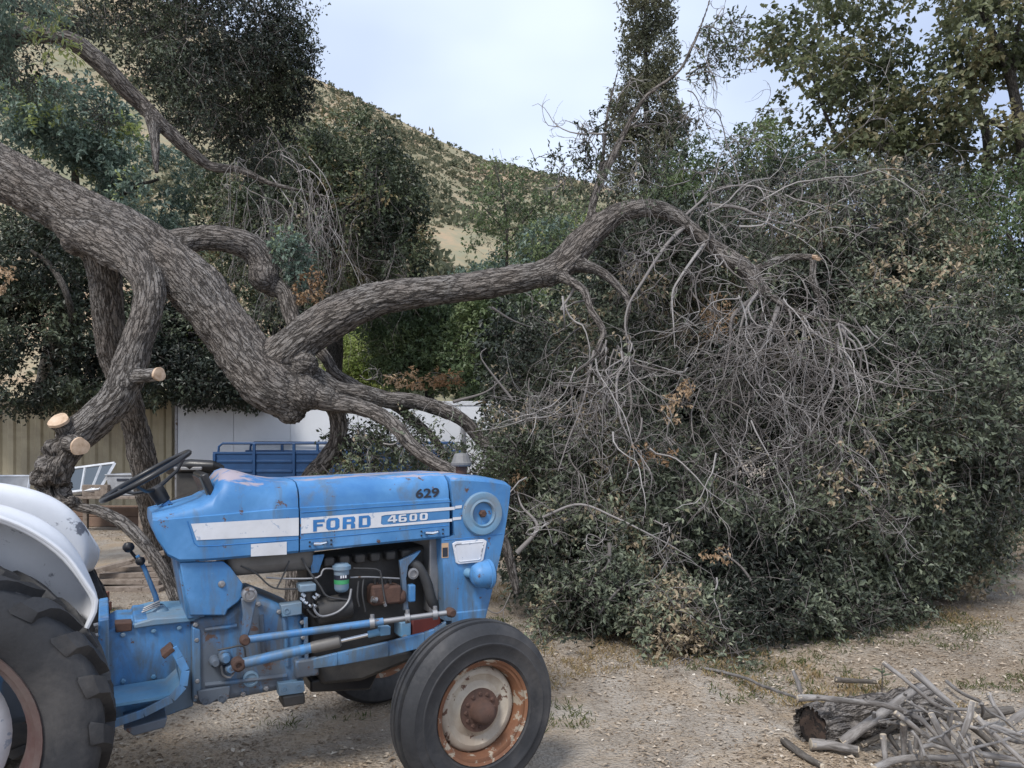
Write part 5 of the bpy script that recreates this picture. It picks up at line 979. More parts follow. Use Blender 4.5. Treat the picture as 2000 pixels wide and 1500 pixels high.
for ex, ey, ea, eb, Yb in ((1490, 790, 170, 190, 7.9), (1150, 830, 65, 150, 7.7), (1330, 640, 90, 90, 7.9)): k = (((px_ - ex) / ea) ** 2 + ((py_ - ey) / eb) ** 2 > .75 + .4 * rng.random(len(C))) | (C[:, 1] > Yb); C, O, px_, py_ = C[k], O[k], px_[k], py_[k]      # open heart behind the curtain of bare twigs
sprigs(C, O, 9, .20, .058, .35, LM['oakfall'], 'crown', oak, OAK0, .35, 1)
LF = [ell(1110, 1205, 6.05, 70, 60, .38), ell(1170, 1150, 6.2, 90, 60, .4), ell(1290, 1215, 5.85, 60, 45, .28), ell(1400, 1265, 5.55, 65, 45, .28), ell(1360, 1210, 5.75, 110, 60, .4), ell(1250, 1160, 6.1, 130, 60, .4), ell(1480, 1180, 6.2, 130, 60, .5), ell(1600, 1180, 6.4, 120, 55, .5), ell(1700, 1170, 6.8, 90, 50, .5), ell(1830, 1050, 7.8, 90, 60, .5), ell(1280, 1270, 5.6, 30, 25, .15)]
C, O = fill(LF, 4300, .3, 2.4, .40, 2, .03)
sprigs(C, O, 9, .15, .045, .1, LM['oakfall'], 'fallen_leaves', oak, OAK0, .6, 2)
# leaves on the hanging twig bundles (half of those stay bare)
pts = np.concatenate([a[0][:, -1] for a in tips]); dr = np.concatenate([a[0][:, -1] - a[0][:, -2] for a in tips]); k = fbm(pts * 1.3, 140, 3) + .12 * rng.random(len(pts)) > .56
sprigs(pts[k], norm(dr[k]), 4, .09, .042, .2, LM['oakfall'], 'twig_leaves', oak, OAK0, 0, 3)
# standing sprigs up the vertical leader
UP = [ell(1420, 70, 7, 45, 45, .25), ell(1440, 110, 7, 30, 30, .2), ell(1380, 120, 7, 30, 40, .2), ell(1150, 250, 7.05, 25, 40, .15), ell(1140, 310, 7.05, 40, 25, .2), ell(1070, 310, 7.05, 35, 14, .15), ell(1100, 345, 7.05, 50, 22, .2), ell(1160, 350, 7.05, 40, 40, .2), ell(1330, 230, 7, 30, 30, .2), ell(1290, 320, 7.1, 50, 50, .3), ell(1200, 230, 7, 20, 50, .15)]
C, O = fill(UP, 520, .2, 3, .36, 3); sprigs(C, O, 6, .10, .045, .2, LM['oak'], 'leader_leaves', oak, OAK0, .8, 4)
C, O = fill([ell(720, 935, 6.8, 130, 28, .3), ell(780, 850, 6.9, 60, 40, .25), ell(930, 905, 6.6, 60, 50, .3), ell(1000, 880, 7.0, 40, 50, .3), ell(690, 850, 7.1, 60, 30, .2), ell(730, 885, 6.9, 70, 30, .25), ell(840, 900, 6.7, 60, 40, .25)], 950, .25, 2.5, .37, 4); sprigs(C, O, 7, .12, .045, .2, LM['oak'], 'low_leaves', oak, OAK0, .6, 5)
# upper left canopy of the same oak, hanging from the arching limb
UC = [ell(200, -40, 9.2, 260, 60, 1.0), ell(330, 60, 9.2, 190, 80, .9), ell(480, 40, 9.0, 130, 85, .9), ell(420, 150, 8.8, 150, 100, .9), ell(510, 210, 9.0, 100, 110, .8), ell(520, 120, 9.0, 95, 80, .8), ell(430, 260, 8.8, 80, 60, .7), ell(560, -30, 9.2, 60, 70, .7), ell(60, 130, 9.2, 60, 40, .6), ell(160, 190, 9.2, 50, 50, .5), ell(340, 200, 9.2, 50, 45, .5)]
C, O = fill(UC, 11000, .3, 1.5, .445, 6); sprigs(C, O, 8, .18, .05, .4, LM['oakdark'], 'upper_crown', oak, OAK0, .35, 6)
C, O = fill([ell(40, 8, 7.1, 80, 34, .3), ell(-60, 50, 7.2, 70, 70, .4), ell(120, 95, 7.3, 18, 14, .1)], 420, .3, 2.2, .40, 7); sprigs(C, O, 8, .16, .075, .5, LM['blue'], 'near_leaves', oak, OAK0, .4, 7, .3)
C, O = fill([ell(570, 500, 7.3, 32, 32, .2), ell(555, 470, 7.3, 22, 22, .15), ell(590, 540, 7.3, 22, 22, .15)], 200, .2, 2, .3, 9); sprigs(C, O, 7, .10, .05, .1, LM['blue'], 'young_shoots', oak, OAK0, .5, 9)
# browned dead sprays
DL = [ell(1400, 1078, 5.85, 22, 10, .08), ell(600, 560, 7.2, 28, 34, .15), ell(1255, 885, 6.1, 22, 12, .08), ell(1300, 890, 6.1, 16, 12, .08), ell(1320, 790, 6.3, 18, 30, .1), ell(1400, 620, 7.0, 30, 40, .15), ell(1015, 930, 6.9, 10, 20, .1), ell(830, 740, 7.4, 80, 14, .2), ell(5, 540, 6.9, 12, 30, .1), ell(1340, 760, 6.3, 20, 15, .1)]
C, O = fill(DL, 260, .2, 2, .2, 8); sprigs(C, O, 7, .07, .042, .4, LM['dead'], 'dead_leaves', oak, OAK0, .2, 8)
# ================================================================== other trees and shrubs
def simple_limb(name, pts, parent, off, mat=None, sides=12, k=0):
    q = lay(pts, .08); pp2, r2 = q[:, :3], q[:, 3]; r2 = r2 * (1 + .25 * (fbm(pp2 * 3, 200 + k, 2) - .4)); b = MB(); b.tube([Vector(a - np.array(off)) for a in pp2], list(r2), sides)
    o = b.build(name, mat or M['bark_far'], parent); n = len(o.data.vertices); s = np.repeat(np.arange(len(pp2)) * .08, sides)
    co = np.array([list(v_) for v_ in b.v]); tg = np.repeat(norm(np.gradient(pp2, axis=0)), sides, 0); ctr = np.repeat(pp2 - np.array(off), sides, 0)
    at = o.data.attributes.new('bark_co', 'FLOAT_VECTOR', 'POINT'); nn_ = np.repeat(frames(norm(np.gradient(pp2, axis=0))), sides, 0); rel_ = co - ctr; at.data.foreach_set('vector', np.stack([s * .36 + k, (rel_ * nn_).sum(1), (rel_ * np.cross(tg, nn_)).sum(1)], 1).astype(np.float32).ravel()); return o
def tree(name, label, cat, base, ells, n, per, length, leaf, mat, limbs, droop=.3, clump=1.5, thr=.40, kz=0, aspect=.55, twig=.25, shell=.3, group=None, bundles=()):
    """base = pixel and distance of the foot; limbs in pixels; crown from overlapping clumps"""
    b0 = P(base[0], 850, base[1]); b0.z = 0; root = empty(name, b0, 0, label, cat, group)
    for i, l in enumerate(limbs): simple_limb('trunk' if i == 0 else 'limb', l, root, b0, k=kz + i)
    C, O = fill(ells, n, shell, clump, thr, 300 + kz, .05); sprigs(C, O, per, length, leaf, droop, mat, 'crown', root, b0, twig, kz, aspect, up=.55)
    if bundles:
        global tw, tips; keep = (tw, tips); tw, tips = [], []
        for bb in bundles: bundle(*bb[0], **bb[1])
        tubes('twigs', tw, M['twig'], root, 3, b0, (0, .45)); tw, tips = keep
    return root
def gy(Y): return HOR + CAM_H * FPX / Y
# drooping oak in the middle, bare grey twigs hanging under a green edge; it stands behind the white box
tree('drooping_oak', 'dark rounded oak with grey twigs hanging inside its crown, below the hill', 'tree', (650, 20.0),
     [ell(690, 310, 16.5, 90, 80, 1.5), ell(760, 400, 16.3, 75, 95, 1.5), ell(600, 330, 16.8, 90, 60, 1.3), ell(560, 420, 16.8, 110, 90, 1.5), ell(680, 440, 16.6, 130, 110, 1.7), ell(770, 490, 16.2, 70, 75, 1.4), ell(460, 400, 16.8, 80, 90, 1.3), ell(640, 530, 16.6, 120, 60, 1.4), ell(500, 500, 16.8, 90, 80, 1.3)], 9000, 8, .28, .095, LM['oak'],
     [[(650, gy(20), 20, 40), (648, 850, 20, 34), (655, 650, 19, 32), (650, 520, 18, 26), (690, 400, 17, 14), (710, 330, 16.6, 7)], [(652, 600, 18.6, 22), (600, 480, 17, 12), (560, 400, 16.8, 7)]], .3, 1.0, .385, 1,
     bundles=[(((650, 420, 15.4), (-.1, -.2, -1), 30, 2.4, .2), dict(spx=55, per=4, r0=.012, per2=2)), (((590, 440, 15.4), (0, -.2, -1), 24, 2.2, .2), dict(spx=50, per=4, r0=.012, per2=2)), (((710, 400, 15.2), (-.2, -.2, -1), 16, 2.0, .2), dict(spx=45, per=4, r0=.012, per2=2))])
# blue green thicket upper left
tree('blue_green_tree', 'loose blue green leafy tree behind the arching limb', 'tree', (130, 20.5),
     [ell(60, 220, 16.5, 110, 60, 1.2), ell(160, 240, 16.5, 110, 60, 1.2), ell(80, 290, 16.8, 140, 60, 1.2), ell(230, 300, 16.8, 80, 60, 1.1), ell(300, 400, 16.8, 90, 70, 1.1), ell(340, 350, 17, 60, 50, 1.0), ell(-60, 200, 16.8, 100, 120, 1.3), ell(380, 430, 17, 50, 40, .8)], 4600, 8, .3, .12, LM['blue'],
     [[(130, gy(20.5), 20.5, 30), (140, 800, 20.4, 28), (150, 500, 19, 24), (145, 300, 17, 10), (140, 200, 16.7, 5)], [(148, 480, 18.6, 16), (240, 380, 17, 9), (310, 350, 16.9, 5)]], .3, 1.0, .42, 11)
# dark foliage behind the trunk, reaching over the containers from behind
tree('dark_oak', 'dense dark oak whose foliage hangs over the tan container', 'tree', (60, 20.0),
     [ell(60, 520, 15, 130, 90, 1.2), ell(-40, 620, 15, 140, 130, 1.2), ell(60, 640, 15, 110, 100, 1.2), ell(130, 720, 15.1, 100, 70, 1.1), ell(40, 745, 15.1, 120, 58, 1.0), ell(150, 600, 15.2, 70, 100, 1.0), ell(60, 440, 15.4, 100, 50, 1.0), ell(210, 765, 15.3, 80, 32, .7), ell(250, 650, 15.6, 70, 110, 1.0)], 8500, 8, .27, .09, LM['oakdark'],
     [[(60, gy(20), 20, 46), (70, 850, 20, 40), (110, 650, 18, 32), (130, 580, 16, 22), (80, 500, 15.4, 10)], [(150, 700, 15.6, 14), (135, 590, 14.2, 13), (100, 520, 14.2, 11), (60, 490, 14.2, 8)]], .45, 1.0, .40, 21)
tree('leaning_oak', 'dark oak foliage hanging above the white box wall, behind the main trunk', 'tree', (420, 20),
     [ell(330, 720, 15.4, 90, 60, 1.0), ell(420, 740, 15.4, 100, 45, 1.0), ell(380, 660, 15.8, 90, 60, 1.1), ell(480, 755, 15.4, 60, 32, .7), ell(300, 620, 15.6, 50, 60, .8), ell(540, 640, 16, 60, 60, .8)], 4300, 8, .27, .09, LM['oakdark'],
     [[(420, gy(20), 20, 30), (410, 850, 19.6, 26), (390, 720, 17, 18), (370, 650, 15.8, 9)]], .4, 1.1, .395, 22)
tree('bright_shrub', 'yellow green shrub seen between trunk and limb', 'shrub', (380, 20), [ell(370, 680, 19, 70, 60, 1.2), ell(390, 640, 19, 50, 40, 1)], 1500, 7, .3, .11, LM['yellow'], [[(380, gy(20), 20, 12), (378, 850, 20, 10), (372, 700, 19.4, 5)]], .1, 1.2, .36, 23)
tree('bright_shrub', 'yellow green feathery bush above the white box wall', 'shrub', (712, 24), [ell(715, 695, 23, 64, 50, 1.2), ell(700, 735, 23, 68, 34, 1.1)], 2300, 8, .3, .09, LM['yellow'], [[(712, gy(24), 24, 12), (712, 800, 23, 8), (715, 715, 22.4, 4)]], .1, 1.5, .34, 24)
# middle distance
for i, (lab, bx, Yb, el, n_, mt) in enumerate((
    ('dark green tree filling the gap beneath the long limb', 840, 20, [ell(800, 640, 19, 90, 60, 1.5), ell(880, 620, 19, 90, 50, 1.4), ell(870, 700, 19, 110, 60, 1.5), ell(790, 700, 19.5, 60, 60, 1.2)], 4200, 'mid'),
    ('round green tree behind the hanging branches, right of the trailer', 980, 18, [ell(960, 680, 17, 90, 80, 1.4), ell(1000, 620, 17, 90, 60, 1.3), ell(980, 740, 17, 70, 50, 1.2)], 3600, 'mid'),
    ('dusky green tree below the dry slope', 600, 26, [ell(620, 600, 25, 120, 60, 1.8), ell(720, 610, 25, 80, 50, 1.5), ell(560, 560, 25, 70, 50, 1.5)], 3200, 'mid'),
    ('bluish tree at the hill foot behind the open sapling', 990, 34, [ell(960, 560, 33, 90, 35, 2.2), ell(1040, 520, 33, 80, 40, 2.2), ell(1100, 480, 33, 90, 50, 2.2), ell(900, 590, 33, 80, 30, 2)], 2600, 'blue'))):
    tree('background_tree', lab, 'tree', (bx, Yb), el, n_, 7, .3, .12 if Yb < 30 else .19, LM[mt], [[(bx, gy(Yb), Yb, 26), (bx, 800, Yb, 20), (bx - 10, 650, Yb, 12), (bx - 8, 560, Yb, 4)]], .2, 1.0, .37, 31 + i)
tree('open_sapling', 'thin open sapling with scattered leaves against the hillside', 'tree', (985, 20),
     [ell(960, 400, 19, 70, 35, .9), ell(1040, 380, 19, 80, 40, .9), ell(1040, 450, 19, 80, 50, .9), ell(960, 470, 19, 50, 35, .9), ell(1090, 490, 19, 50, 40, .8), ell(980, 330, 19, 40, 18, .5), ell(1130, 450, 19, 40, 50, .8)], 800, 6, .3, .10, LM['mid'],
     [[(985, gy(20), 20, 9), (985, 700, 19.6, 8), (990, 500, 19.2, 6), (985, 400, 19, 4), (965, 320, 19, 2)], [(988, 480, 19.1, 4), (1040, 410, 19, 3), (1080, 370, 19, 2)], [(986, 450, 19.1, 4), (940, 400, 19, 2)]], .1, 1.2, .40, 41, twig=.8)
# tall cypress
tree('cypress_tree', 'tall narrow brownish green cypress rising against the sky', 'tree', (1262, 23),
     [ell(1262, 380, 22, 68, 60, 1.0), ell(1262, 300, 22, 70, 70, 1.05), ell(1262, 210, 22, 66, 70, 1.0), ell(1266, 120, 22, 58, 70, .9), ell(1262, 40, 22, 50, 60, .8), ell(1258, -40, 22, 42, 60, .7), ell(1256, -110, 22, 30, 60, .5), ell(1215, 250, 22, 26, 50, .5), ell(1310, 260, 22, 26, 60, .5), ell(1255, 450, 22, 70, 50, 1)], 6000, 8, .26, .10, LM['cyp'],
     [[(1258, gy(23), 23, 24), (1258, 700, 22.6, 20), (1262, 400, 22.2, 15), (1262, 200, 22, 10), (1260, 0, 22, 5), (1258, -140, 22, 2)]], -.45, 1.9, .425, 51, twig=.5)
# sycamores on the right
SYC = [ell(1560, 60, 16, 75, 60, .9), ell(1640, 30, 16, 90, 60, 1.0), ell(1700, -40, 16, 120, 50, 1.2), ell(1590, 150, 16, 80, 55, 1.0), ell(1700, 120, 16.4, 70, 50, .9), ell(1640, 220, 16, 110, 60, 1.1), ell(1540, 240, 16, 50, 40, .7), ell(1780, 230, 16.4, 110, 60, 1.1), ell(1560, 310, 16.2, 70, 40, .8), ell(1700, 310, 16.4, 120, 50, 1.1), ell(1800, 330, 16.6, 90, 60, 1.0)]
tree('sycamore_tree', 'tall pale trunked sycamore with large leaves and sky gaps, above the brush', 'tree', (1915, 17.5), SYC, 4000, 6, .3, .125, LM['syc'],
     [[(1900, gy(17.5), 17.5, 46), (1900, 700, 17.2, 40), (1905, 560, 17, 38), (1920, 470, 16.8, 28), (1926, 360, 16.6, 20), (1926, 260, 16.5, 16), (1880, 140, 16.4, 10), (1840, 40, 16.2, 6)], [(1905, 530, 17, 34), (1870, 460, 16.8, 28), (1830, 440, 16.8, 24), (1760, 400, 16.6, 14), (1680, 330, 16.4, 9), (1620, 240, 16.2, 6), (1580, 130, 16, 4)]], .2, 1.0, .455, 61, .8, twig=.5)
tree('sycamore_tree', 'leaning sycamore with a dark forked trunk at the yard edge', 'tree', (2120, 15),
     [ell(1930, 60, 14.6, 100, 80, 1.1), ell(1900, -40, 14.6, 120, 60, 1.1), ell(1960, 180, 14.8, 90, 80, 1.0), ell(1870, 150, 14.8, 60, 60, .8), ell(1950, 320, 15, 90, 70, 1.0), ell(1890, 270, 15, 70, 50, .8), ell(2050, 200, 15, 90, 200, 1.2)], 2700, 6, .28, .12, LM['syc'],
     [[(2060, gy(15), 15, 50), (2040, 800, 15, 44), (2030, 600, 15, 36), (2010, 400, 14.8, 28), (1994, 260, 14.6, 22), (1975, 160, 14.5, 18), (1948, 85, 14.4, 14), (1918, 20, 14.4, 10), (1900, -40, 14.4, 6)], [(1996, 280, 14.6, 16), (1960, 250, 14.6, 11), (1930, 235, 14.6, 8)], [(1978, 170, 14.5, 12), (1985, 80, 14.5, 9), (2005, -20, 14.5, 6)]], .2, 1.0, .45, 62, .8, twig=.5)
tree('thicket_tree', 'olive green tree behind the top of the fallen crown', 'tree', (1420, 15.5),
     [ell(1380, 330, 14.5, 80, 50, 1.0), ell(1460, 310, 14.5, 90, 45, 1.0), ell(1400, 400, 14.5, 130, 60, 1.1), ell(1560, 370, 14.8, 100, 60, 1.0), ell(1330, 420, 14.5, 80, 60, 1.0), ell(1500, 450, 14.5, 120, 70, 1.1)], 4200, 7, .25, .085, LM['mid'], [[(1420, gy(15.5), 15.5, 34), (1420, 700, 15.3, 28), (1410, 500, 15, 18), (1400, 380, 14.6, 7)]], .2, 1.3, .40, 63, twig=.4)
tree('thicket_tree', 'dense deep green tree crowding the right edge behind the sycamore trunk', 'tree', (1960, 13.5),
     [ell(1970, 480, 13, 90, 80, 1.0), ell(1960, 620, 12.8, 80, 100, 1.0), ell(1990, 760, 12.6, 70, 80, 1.0), ell(1760, 500, 14.5, 90, 80, 1.2), ell(1830, 420, 14.5, 80, 60, 1.0), ell(1870, 560, 14, 90, 90, 1.1), ell(2080, 600, 13, 90, 220, 1.2), ell(1950, 390, 14, 80, 50, 1.0)], 7000, 7, .25, .085, LM['mid'],
     [[(2000, gy(13.5), 13.4, 44), (2000, 850, 13.4, 38), (1994, 690, 13.2, 34), (1985, 560, 13.2, 20), (1970, 450, 13, 9)]], .2, 1.2, .385, 64, twig=.3)
# dark foliage added close behind the fallen crown to keep its hollows dark
for i, (lab, bx_, Yb, el, n_) in enumerate((
    ('added dark backing foliage hidden behind the hanging bare twigs of the broken limb', 1150, 11.8, [ell(1060, 820, 11.2, 120, 170, .9), ell(1180, 760, 11.2, 120, 150, .9), ell(1280, 850, 11.2, 120, 150, .9), ell(1160, 620, 11.4, 100, 90, .8), ell(1290, 660, 11.4, 100, 110, .8), ell(1010, 680, 11.5, 70, 80, .7)], 4200),
    ('added dark backing foliage behind the splintered branch end', 1520, 12.2, [ell(1420, 700, 11.6, 130, 140, 1.0), ell(1560, 640, 11.6, 130, 130, 1.0), ell(1480, 850, 11.5, 150, 130, 1.0), ell(1620, 800, 11.6, 130, 140, 1.0), ell(1450, 540, 11.8, 110, 70, .9), ell(1600, 510, 11.8, 110, 70, .9)], 4600),
    ('added dark backing foliage between the fallen crown and the yard trailer', 1800, 12.4, [ell(1760, 760, 11.8, 120, 150, 1.0), ell(1870, 800, 11.8, 110, 110, 1.0), ell(1730, 600, 12, 110, 100, .9), ell(1850, 650, 12, 110, 110, .9), ell(1850, 890, 11.6, 110, 90, .9)], 4400))):
    tree('backing_foliage', lab, 'tree', (bx_, Yb), el, n_, 8, .26, .10, LM['oakdark'], [[(bx_, gy(Yb), Yb, 40), (bx_, 850, Yb, 32), (bx_ + 10, 700, Yb - .3, 20), (bx_, 580, Yb - .4, 8)]], .35, 1.1, .36, 71 + i, twig=.15)
# small potted-looking sprout growing out of the brush pile
sp_ = G(1722, 1352, .0); sproot = empty('sprout', (sp_.x, sp_.y, 0), 0, 'single green sprout with dark leaves standing by the stick pile', 'plant')
b = MB(); b.tube([(0, 0, -.02), (.005, 0, .08), (0, 0, .17)], [.004, .003, .002], 6); b.build('stem', M['twig'], sproot)
a = np.linspace(0, 6.28, 8)[:-1]; c = np.stack([0 * a, 0 * a, .10 + .01 * np.arange(7)], 1); d = np.stack([np.cos(a), np.sin(a), .35 + 0 * a], 1)
leaf_mesh('leaves', c, d, np.tile([0, 0, 1.], (7, 1)), .075, .028, LM['oak'], sproot, np.full(7, .7), .1)
# ================================================================== containers, trailer, junk
M['tan'] = worn('tan_steel', (.33, .29, .20), (.42, .37, .26), .6, wear=(.17, .10, .06), wear_at=.72, dirt=(.22, .19, .14), scale=2, wear_scale=3)
M['boxwhite'] = worn('white_box_panel', (.60, .62, .65), (.68, .70, .73), .5, wear=(.4, .38, .34), wear_at=.7, dirt=(.46, .47, .48), dirt_at=.55, scale=1.0, wear_scale=2)
M['trailer'] = worn('deep_blue_paint', (.010, .048, .135), (.015, .066, .175), .5, wear=(.14, .10, .08), wear_at=.72)
M['wood'] = worn('weathered_wood', (.16, .125, .10), (.29, .24, .20), .85, wear=(.09, .065, .05), wear_at=.6, scale=14, bump_s=.6)
M['alu'] = plain('aluminium_frame', (.62, .63, .65), .4, .3)
M['grey'] = plain('grey_panel', (.32, .33, .35), .6)
M['brown'] = plain('brown_board', (.19, .125, .09), .8)
M['concrete'] = plain('concrete', (.36, .33, .29), .9)
M['brick'] = plain('brick', (.22, .10, .075), .85)
def corrugated(name, x0, x1, Y, z0, z1, depth, mat, parent, off, period=.29, amp=.036):
    vs, fs = [], []; x = x0; pts = []
    while x < x1:
        for dx, dy in ((0, 0), (period * .36, 0), (period * .5, amp), (period * .86, amp)): pts.append((min(x + dx, x1), Y + dy))
        x += period
    pts.append((x1, Y))
    for x, y in pts: vs += [(x - off.x, y - off.y, z0), (x - off.x, y - off.y, z1)]
    fs = [(2 * i, 2 * i + 2, 2 * i + 3, 2 * i + 1) for i in range(len(pts) - 1)]
    return mesh(name, vs, fs, mat, parent, smooth=False)
# tan shipping container
Yc = 16.3; xa, xb = P(-260, 850, Yc).x, P(338, 850, Yc).x; ztop = P(0, 778, Yc).z
o0 = Vector(((xa + xb) / 2, Yc + 1.2, 0)); ct = empty('shipping_container', o0, 0, 'tan corrugated steel container standing left of the white box', 'container')
corrugated('side_wall', xa + .1, xb - .1, Yc, .12, ztop - .1, 2.4, M['tan'], ct, o0)
corrugated('back_wall', xa + .1, xb - .1, Yc + 2.36, .12, ztop - .1, 2.4, M['tan'], ct, o0)
for x in (xa + .02, xb - .02):
    b = MB(); b.box((x - o0.x, 0, ztop / 2), (.06, 2.3, ztop - .02)); b.build('end_wall', M['tan'], ct, smooth=False)
b = MB(); b.box((0, 0, ztop - .03), (xb - xa, 2.44, .05)); b.build('roof', M['tan'], ct, smooth=False)
for z in (.07, ztop - .08):
    b = MB(); b.box((0, -1.2, z), (xb - xa - .12, .09, .12)); b.build('rail', M['tan'], ct, bevel=.01)
for x in (xa + .06, xb - .06):
    b = MB(); b.box((x - o0.x, -1.2, ztop / 2), (.12, .12, ztop - .06)); b.build('corner_post', M['tan'], ct, bevel=.01)
# white box body
Yw = 15.8; xa, xb = P(346, 850, Yw).x, P(1010, 850, Yw).x; ztop = P(0, 784, Yw).z
o0 = Vector(((xa + xb) / 2, Yw + 1.2, 0)); bx = empty('box_container', o0, 0, 'smooth white box container behind the blue trailer', 'container')
b = MB(); b.box((0, 0, ztop / 2 + .05), (xb - xa, 2.4, ztop - .12)); b.build('body', M['boxwhite'], bx, bevel=.02)
np_ = 6; wp = (xb - xa) / np_
for k in range(np_):
    b = MB(); b.box((xa - o0.x + wp * (k + .5), -1.206, ztop / 2 + .02), (wp - .012, .016, ztop - .26)); b.build('wall_panel', M['boxwhite'], bx, bevel=.003)
for z in (.14, ztop - .04):
    b = MB(); b.box((0, -1.205, z), (xb - xa + .02, .04, .09)); b.build('edge_rail', M['alu'], bx, bevel=.008)
b = MB(); b.box((xa - o0.x - .01, -1.205, ztop / 2), (.06, .05, ztop - .04)); b.build('corner_trim', M['steel'], bx, bevel=.006)
b = MB(); b.cyl((P(905, 850, Yw).x - o0.x, -1.25, 0), (P(905, 850, Yw).x - o0.x, -1.25, ztop - .25), .04, 10); b.build('door_bar', M['steel'], bx)
for x in (-2.5, 2.5):
    b = MB(); b.box((x, 0, .06), (.3, 2.2, .12)); b.build('support_block', M['wood'], bx)
# blue stake trailer
Yt = 14.0; xa, xb = P(420, 850, Yt).x, P(885, 850, Yt).x; o0 = Vector(((xa + xb) / 2, Yt + .85, 0))
tl = empty('utility_trailer', o0, 0, 'deep blue stake sided trailer parked in front of the white box', 'trailer')
zt, zb, zr = P(0, 886, Yt).z, .62, P(0, 866, Yt).z; Lx = xb - xa
for s, y in ((-1, -.85), (1, .85)):
    n = 6; w_ = Lx / n
    for k in range(n):
        b = MB(); b.box((-Lx / 2 + w_ * (k + .5), y, (zt + zb) / 2), (w_ - .02, .03, zt - zb))
        pn = b.build('side_panel', M['trailer'], tl, bevel=.006)
        for j in range(3):
            b = MB(); b.box((-Lx / 2 + w_ * (k + .5), y - .022, zb + (zt - zb) * (.25 + .27 * j)), (w_ - .07, .022, .05)); b.build('rib', M['trailer'], pn, bevel=.008)
    for k in range(n + 1):
        b = MB(); b.box((-Lx / 2 + w_ * k, y - .03, (zr + zb) / 2 if k % n else (zt + zb) / 2), (.05, .05, (zr if k % n else zt) - zb)); b.build('post', M['trailer'], tl, bevel=.006)
    b = MB(); b.tube([(-Lx / 2 + .06, y, zt), (-Lx / 2 + .07, y, zr - .06), (-Lx / 2 + .14, y, zr), (Lx / 2 - .14, y, zr), (Lx / 2 - .07, y, zr - .06), (Lx / 2 - .06, y, zt)], .022, 8); b.build('top_rail', M['trailer'], tl)
    b = MB(); b.box((0, y, zt + .012), (Lx + .06, .06, .04)); b.build('edge_rail', M['trailer'], tl, bevel=.006)
b = MB(); b.box((0, 0, .60), (Lx, 1.66, .05)); b.build('floor', M['wood'], tl)
b = MB(); b.box((-Lx / 2, 0, (zt + zb) / 2), (.03, 1.64, zt - zb)); b.build('front_panel', M['trailer'], tl)
for x in (-.6, .6):
    for s in (-1, 1):
        b = MB(); b.lathe([(.18, -.09), (.28, -.1), (.33, -.07), (.335, 0), (.33, .07), (.28, .1), (.18, .09)], (x, s * .7, .335), 'y', 24); wh = b.build('wheel', M['rubber'], tl)
        b = MB(); b.lathe([(.19, -.08), (.17, -.05), (.06, -.04), (.05, -.09), (.001, -.09)], (x, s * .7, .335), 'y', 20); b.build('rim', M['alu'], wh)
b = MB(); b.tube([(-Lx / 2, .5, .55), (-Lx / 2 - 1.0, 0, .5), (-Lx / 2, -.5, .55)], .04, 8); b.build('drawbar', M['trailer'], tl)
# far right: small trailer with a silver wheel
c = G(1992, 1036); ft = empty('small_trailer', (c.x + .35, c.y + .4, 0), R(8), 'grey tank trailer with a silver rimmed wheel at the far yard edge', 'trailer')
b = MB(); b.lathe([(.14, -.07), (.2, -.085), (.255, -.06), (.262, 0), (.255, .06), (.2, .085), (.14, .07)], (-.3, -.5, .262), 'y', 26); wh = b.build('wheel', M['rubber'], ft)
b = MB(); b.lathe([(.165, -.07), (.15, -.08), (.14, -.06), (.12, -.03), (.001, -.03)], (-.3, -.5, .262), 'y', 24); rm_ = b.build('rim', M['alu'], wh)
b = MB()
for k in range(5): a = k * 1.2566; b.box((-.3 + .07 * math.cos(a), -.54, .262 + .07 * math.sin(a)), (.13, .02, .035), Matrix.Rotation(-a, 3, 'Y'))
b.build('spokes', M['alu'], wh)
b = MB(); b.lathe([(.001, -1.3), (.25, -1.28), (.33, -1.15), (.33, 1.15), (.25, 1.28), (.001, 1.3)], (.5, 0, .78), 'x', 24); b.build('tank', M['grey'], ft)
b = MB(); b.box((.3, 0, .42), (2.6, .8, .10)); b.cyl((-.3, -.5, .262), (-.3, .5, .262), .03); b.build('chassis', M['grease'], ft, bevel=.01)
b = MB(); b.lathe([(.30, -.1), (.30, .1)], (-.3, -.5, .262), 'y', 16, R(20), R(160)); b.build('mudguard', M['black'], ft)
# ---- junk row against the containers
def G3(px, py): return G(px, py)
def thing_box(name, label, cat, px0, py0, px1, py1, Y, depth, mat, z0=None, rz=0, group=None, bevel=.01):
    a, b_ = P(px0, py0, Y), P(px1, py1, Y); zt, zb = a.z, (0 if z0 is None else z0); b = MB(); w_, h = b_.x - a.x, zt - zb
    b.box((0, 0, h / 2), (w_, depth, h)); o = b.build(name, mat, None, bevel=bevel); o.location = ((a.x + b_.x) / 2, Y + depth / 2, zb); o.rotation_euler = (0, 0, rz); tag(o, label, cat, group); return o
pl_ = empty('timber_planter', (P(215, 0, 13.4).x, 13.6, 0), 0, 'low brown timber edging box below the leaning window', 'planter')
for k in range(2):
    b = MB(); b.box((0, -.02 + .004 * k, .09 + k * .175), (1.75, .06, .168)); b.build('plank', M['brown'], pl_, bevel=.008)
b = MB(); b.box((0, .38, .17), (1.75, .06, .34)); b.build('plank', M['brown'], pl_, bevel=.008)
b = MB(); b.box((0, .18, .2), (1.6, .34, .2)); b.build('soil', M['brown'], pl_)
tb = empty('work_table', (P(215, 0, 12.9).x, 13.0, 0), 0, 'rough plank bench carrying wooden blocks and a leaning window', 'bench')
zt = P(0, 968, 12.9).z; W_ = P(290, 0, 12.9).x - P(135, 0, 12.9).x
for k in range(3):
    b = MB(); b.box((0, -.22 + k * .22, zt - .02), (W_, .21, .04)); b.build('plank', M['wood'], tb, bevel=.005)
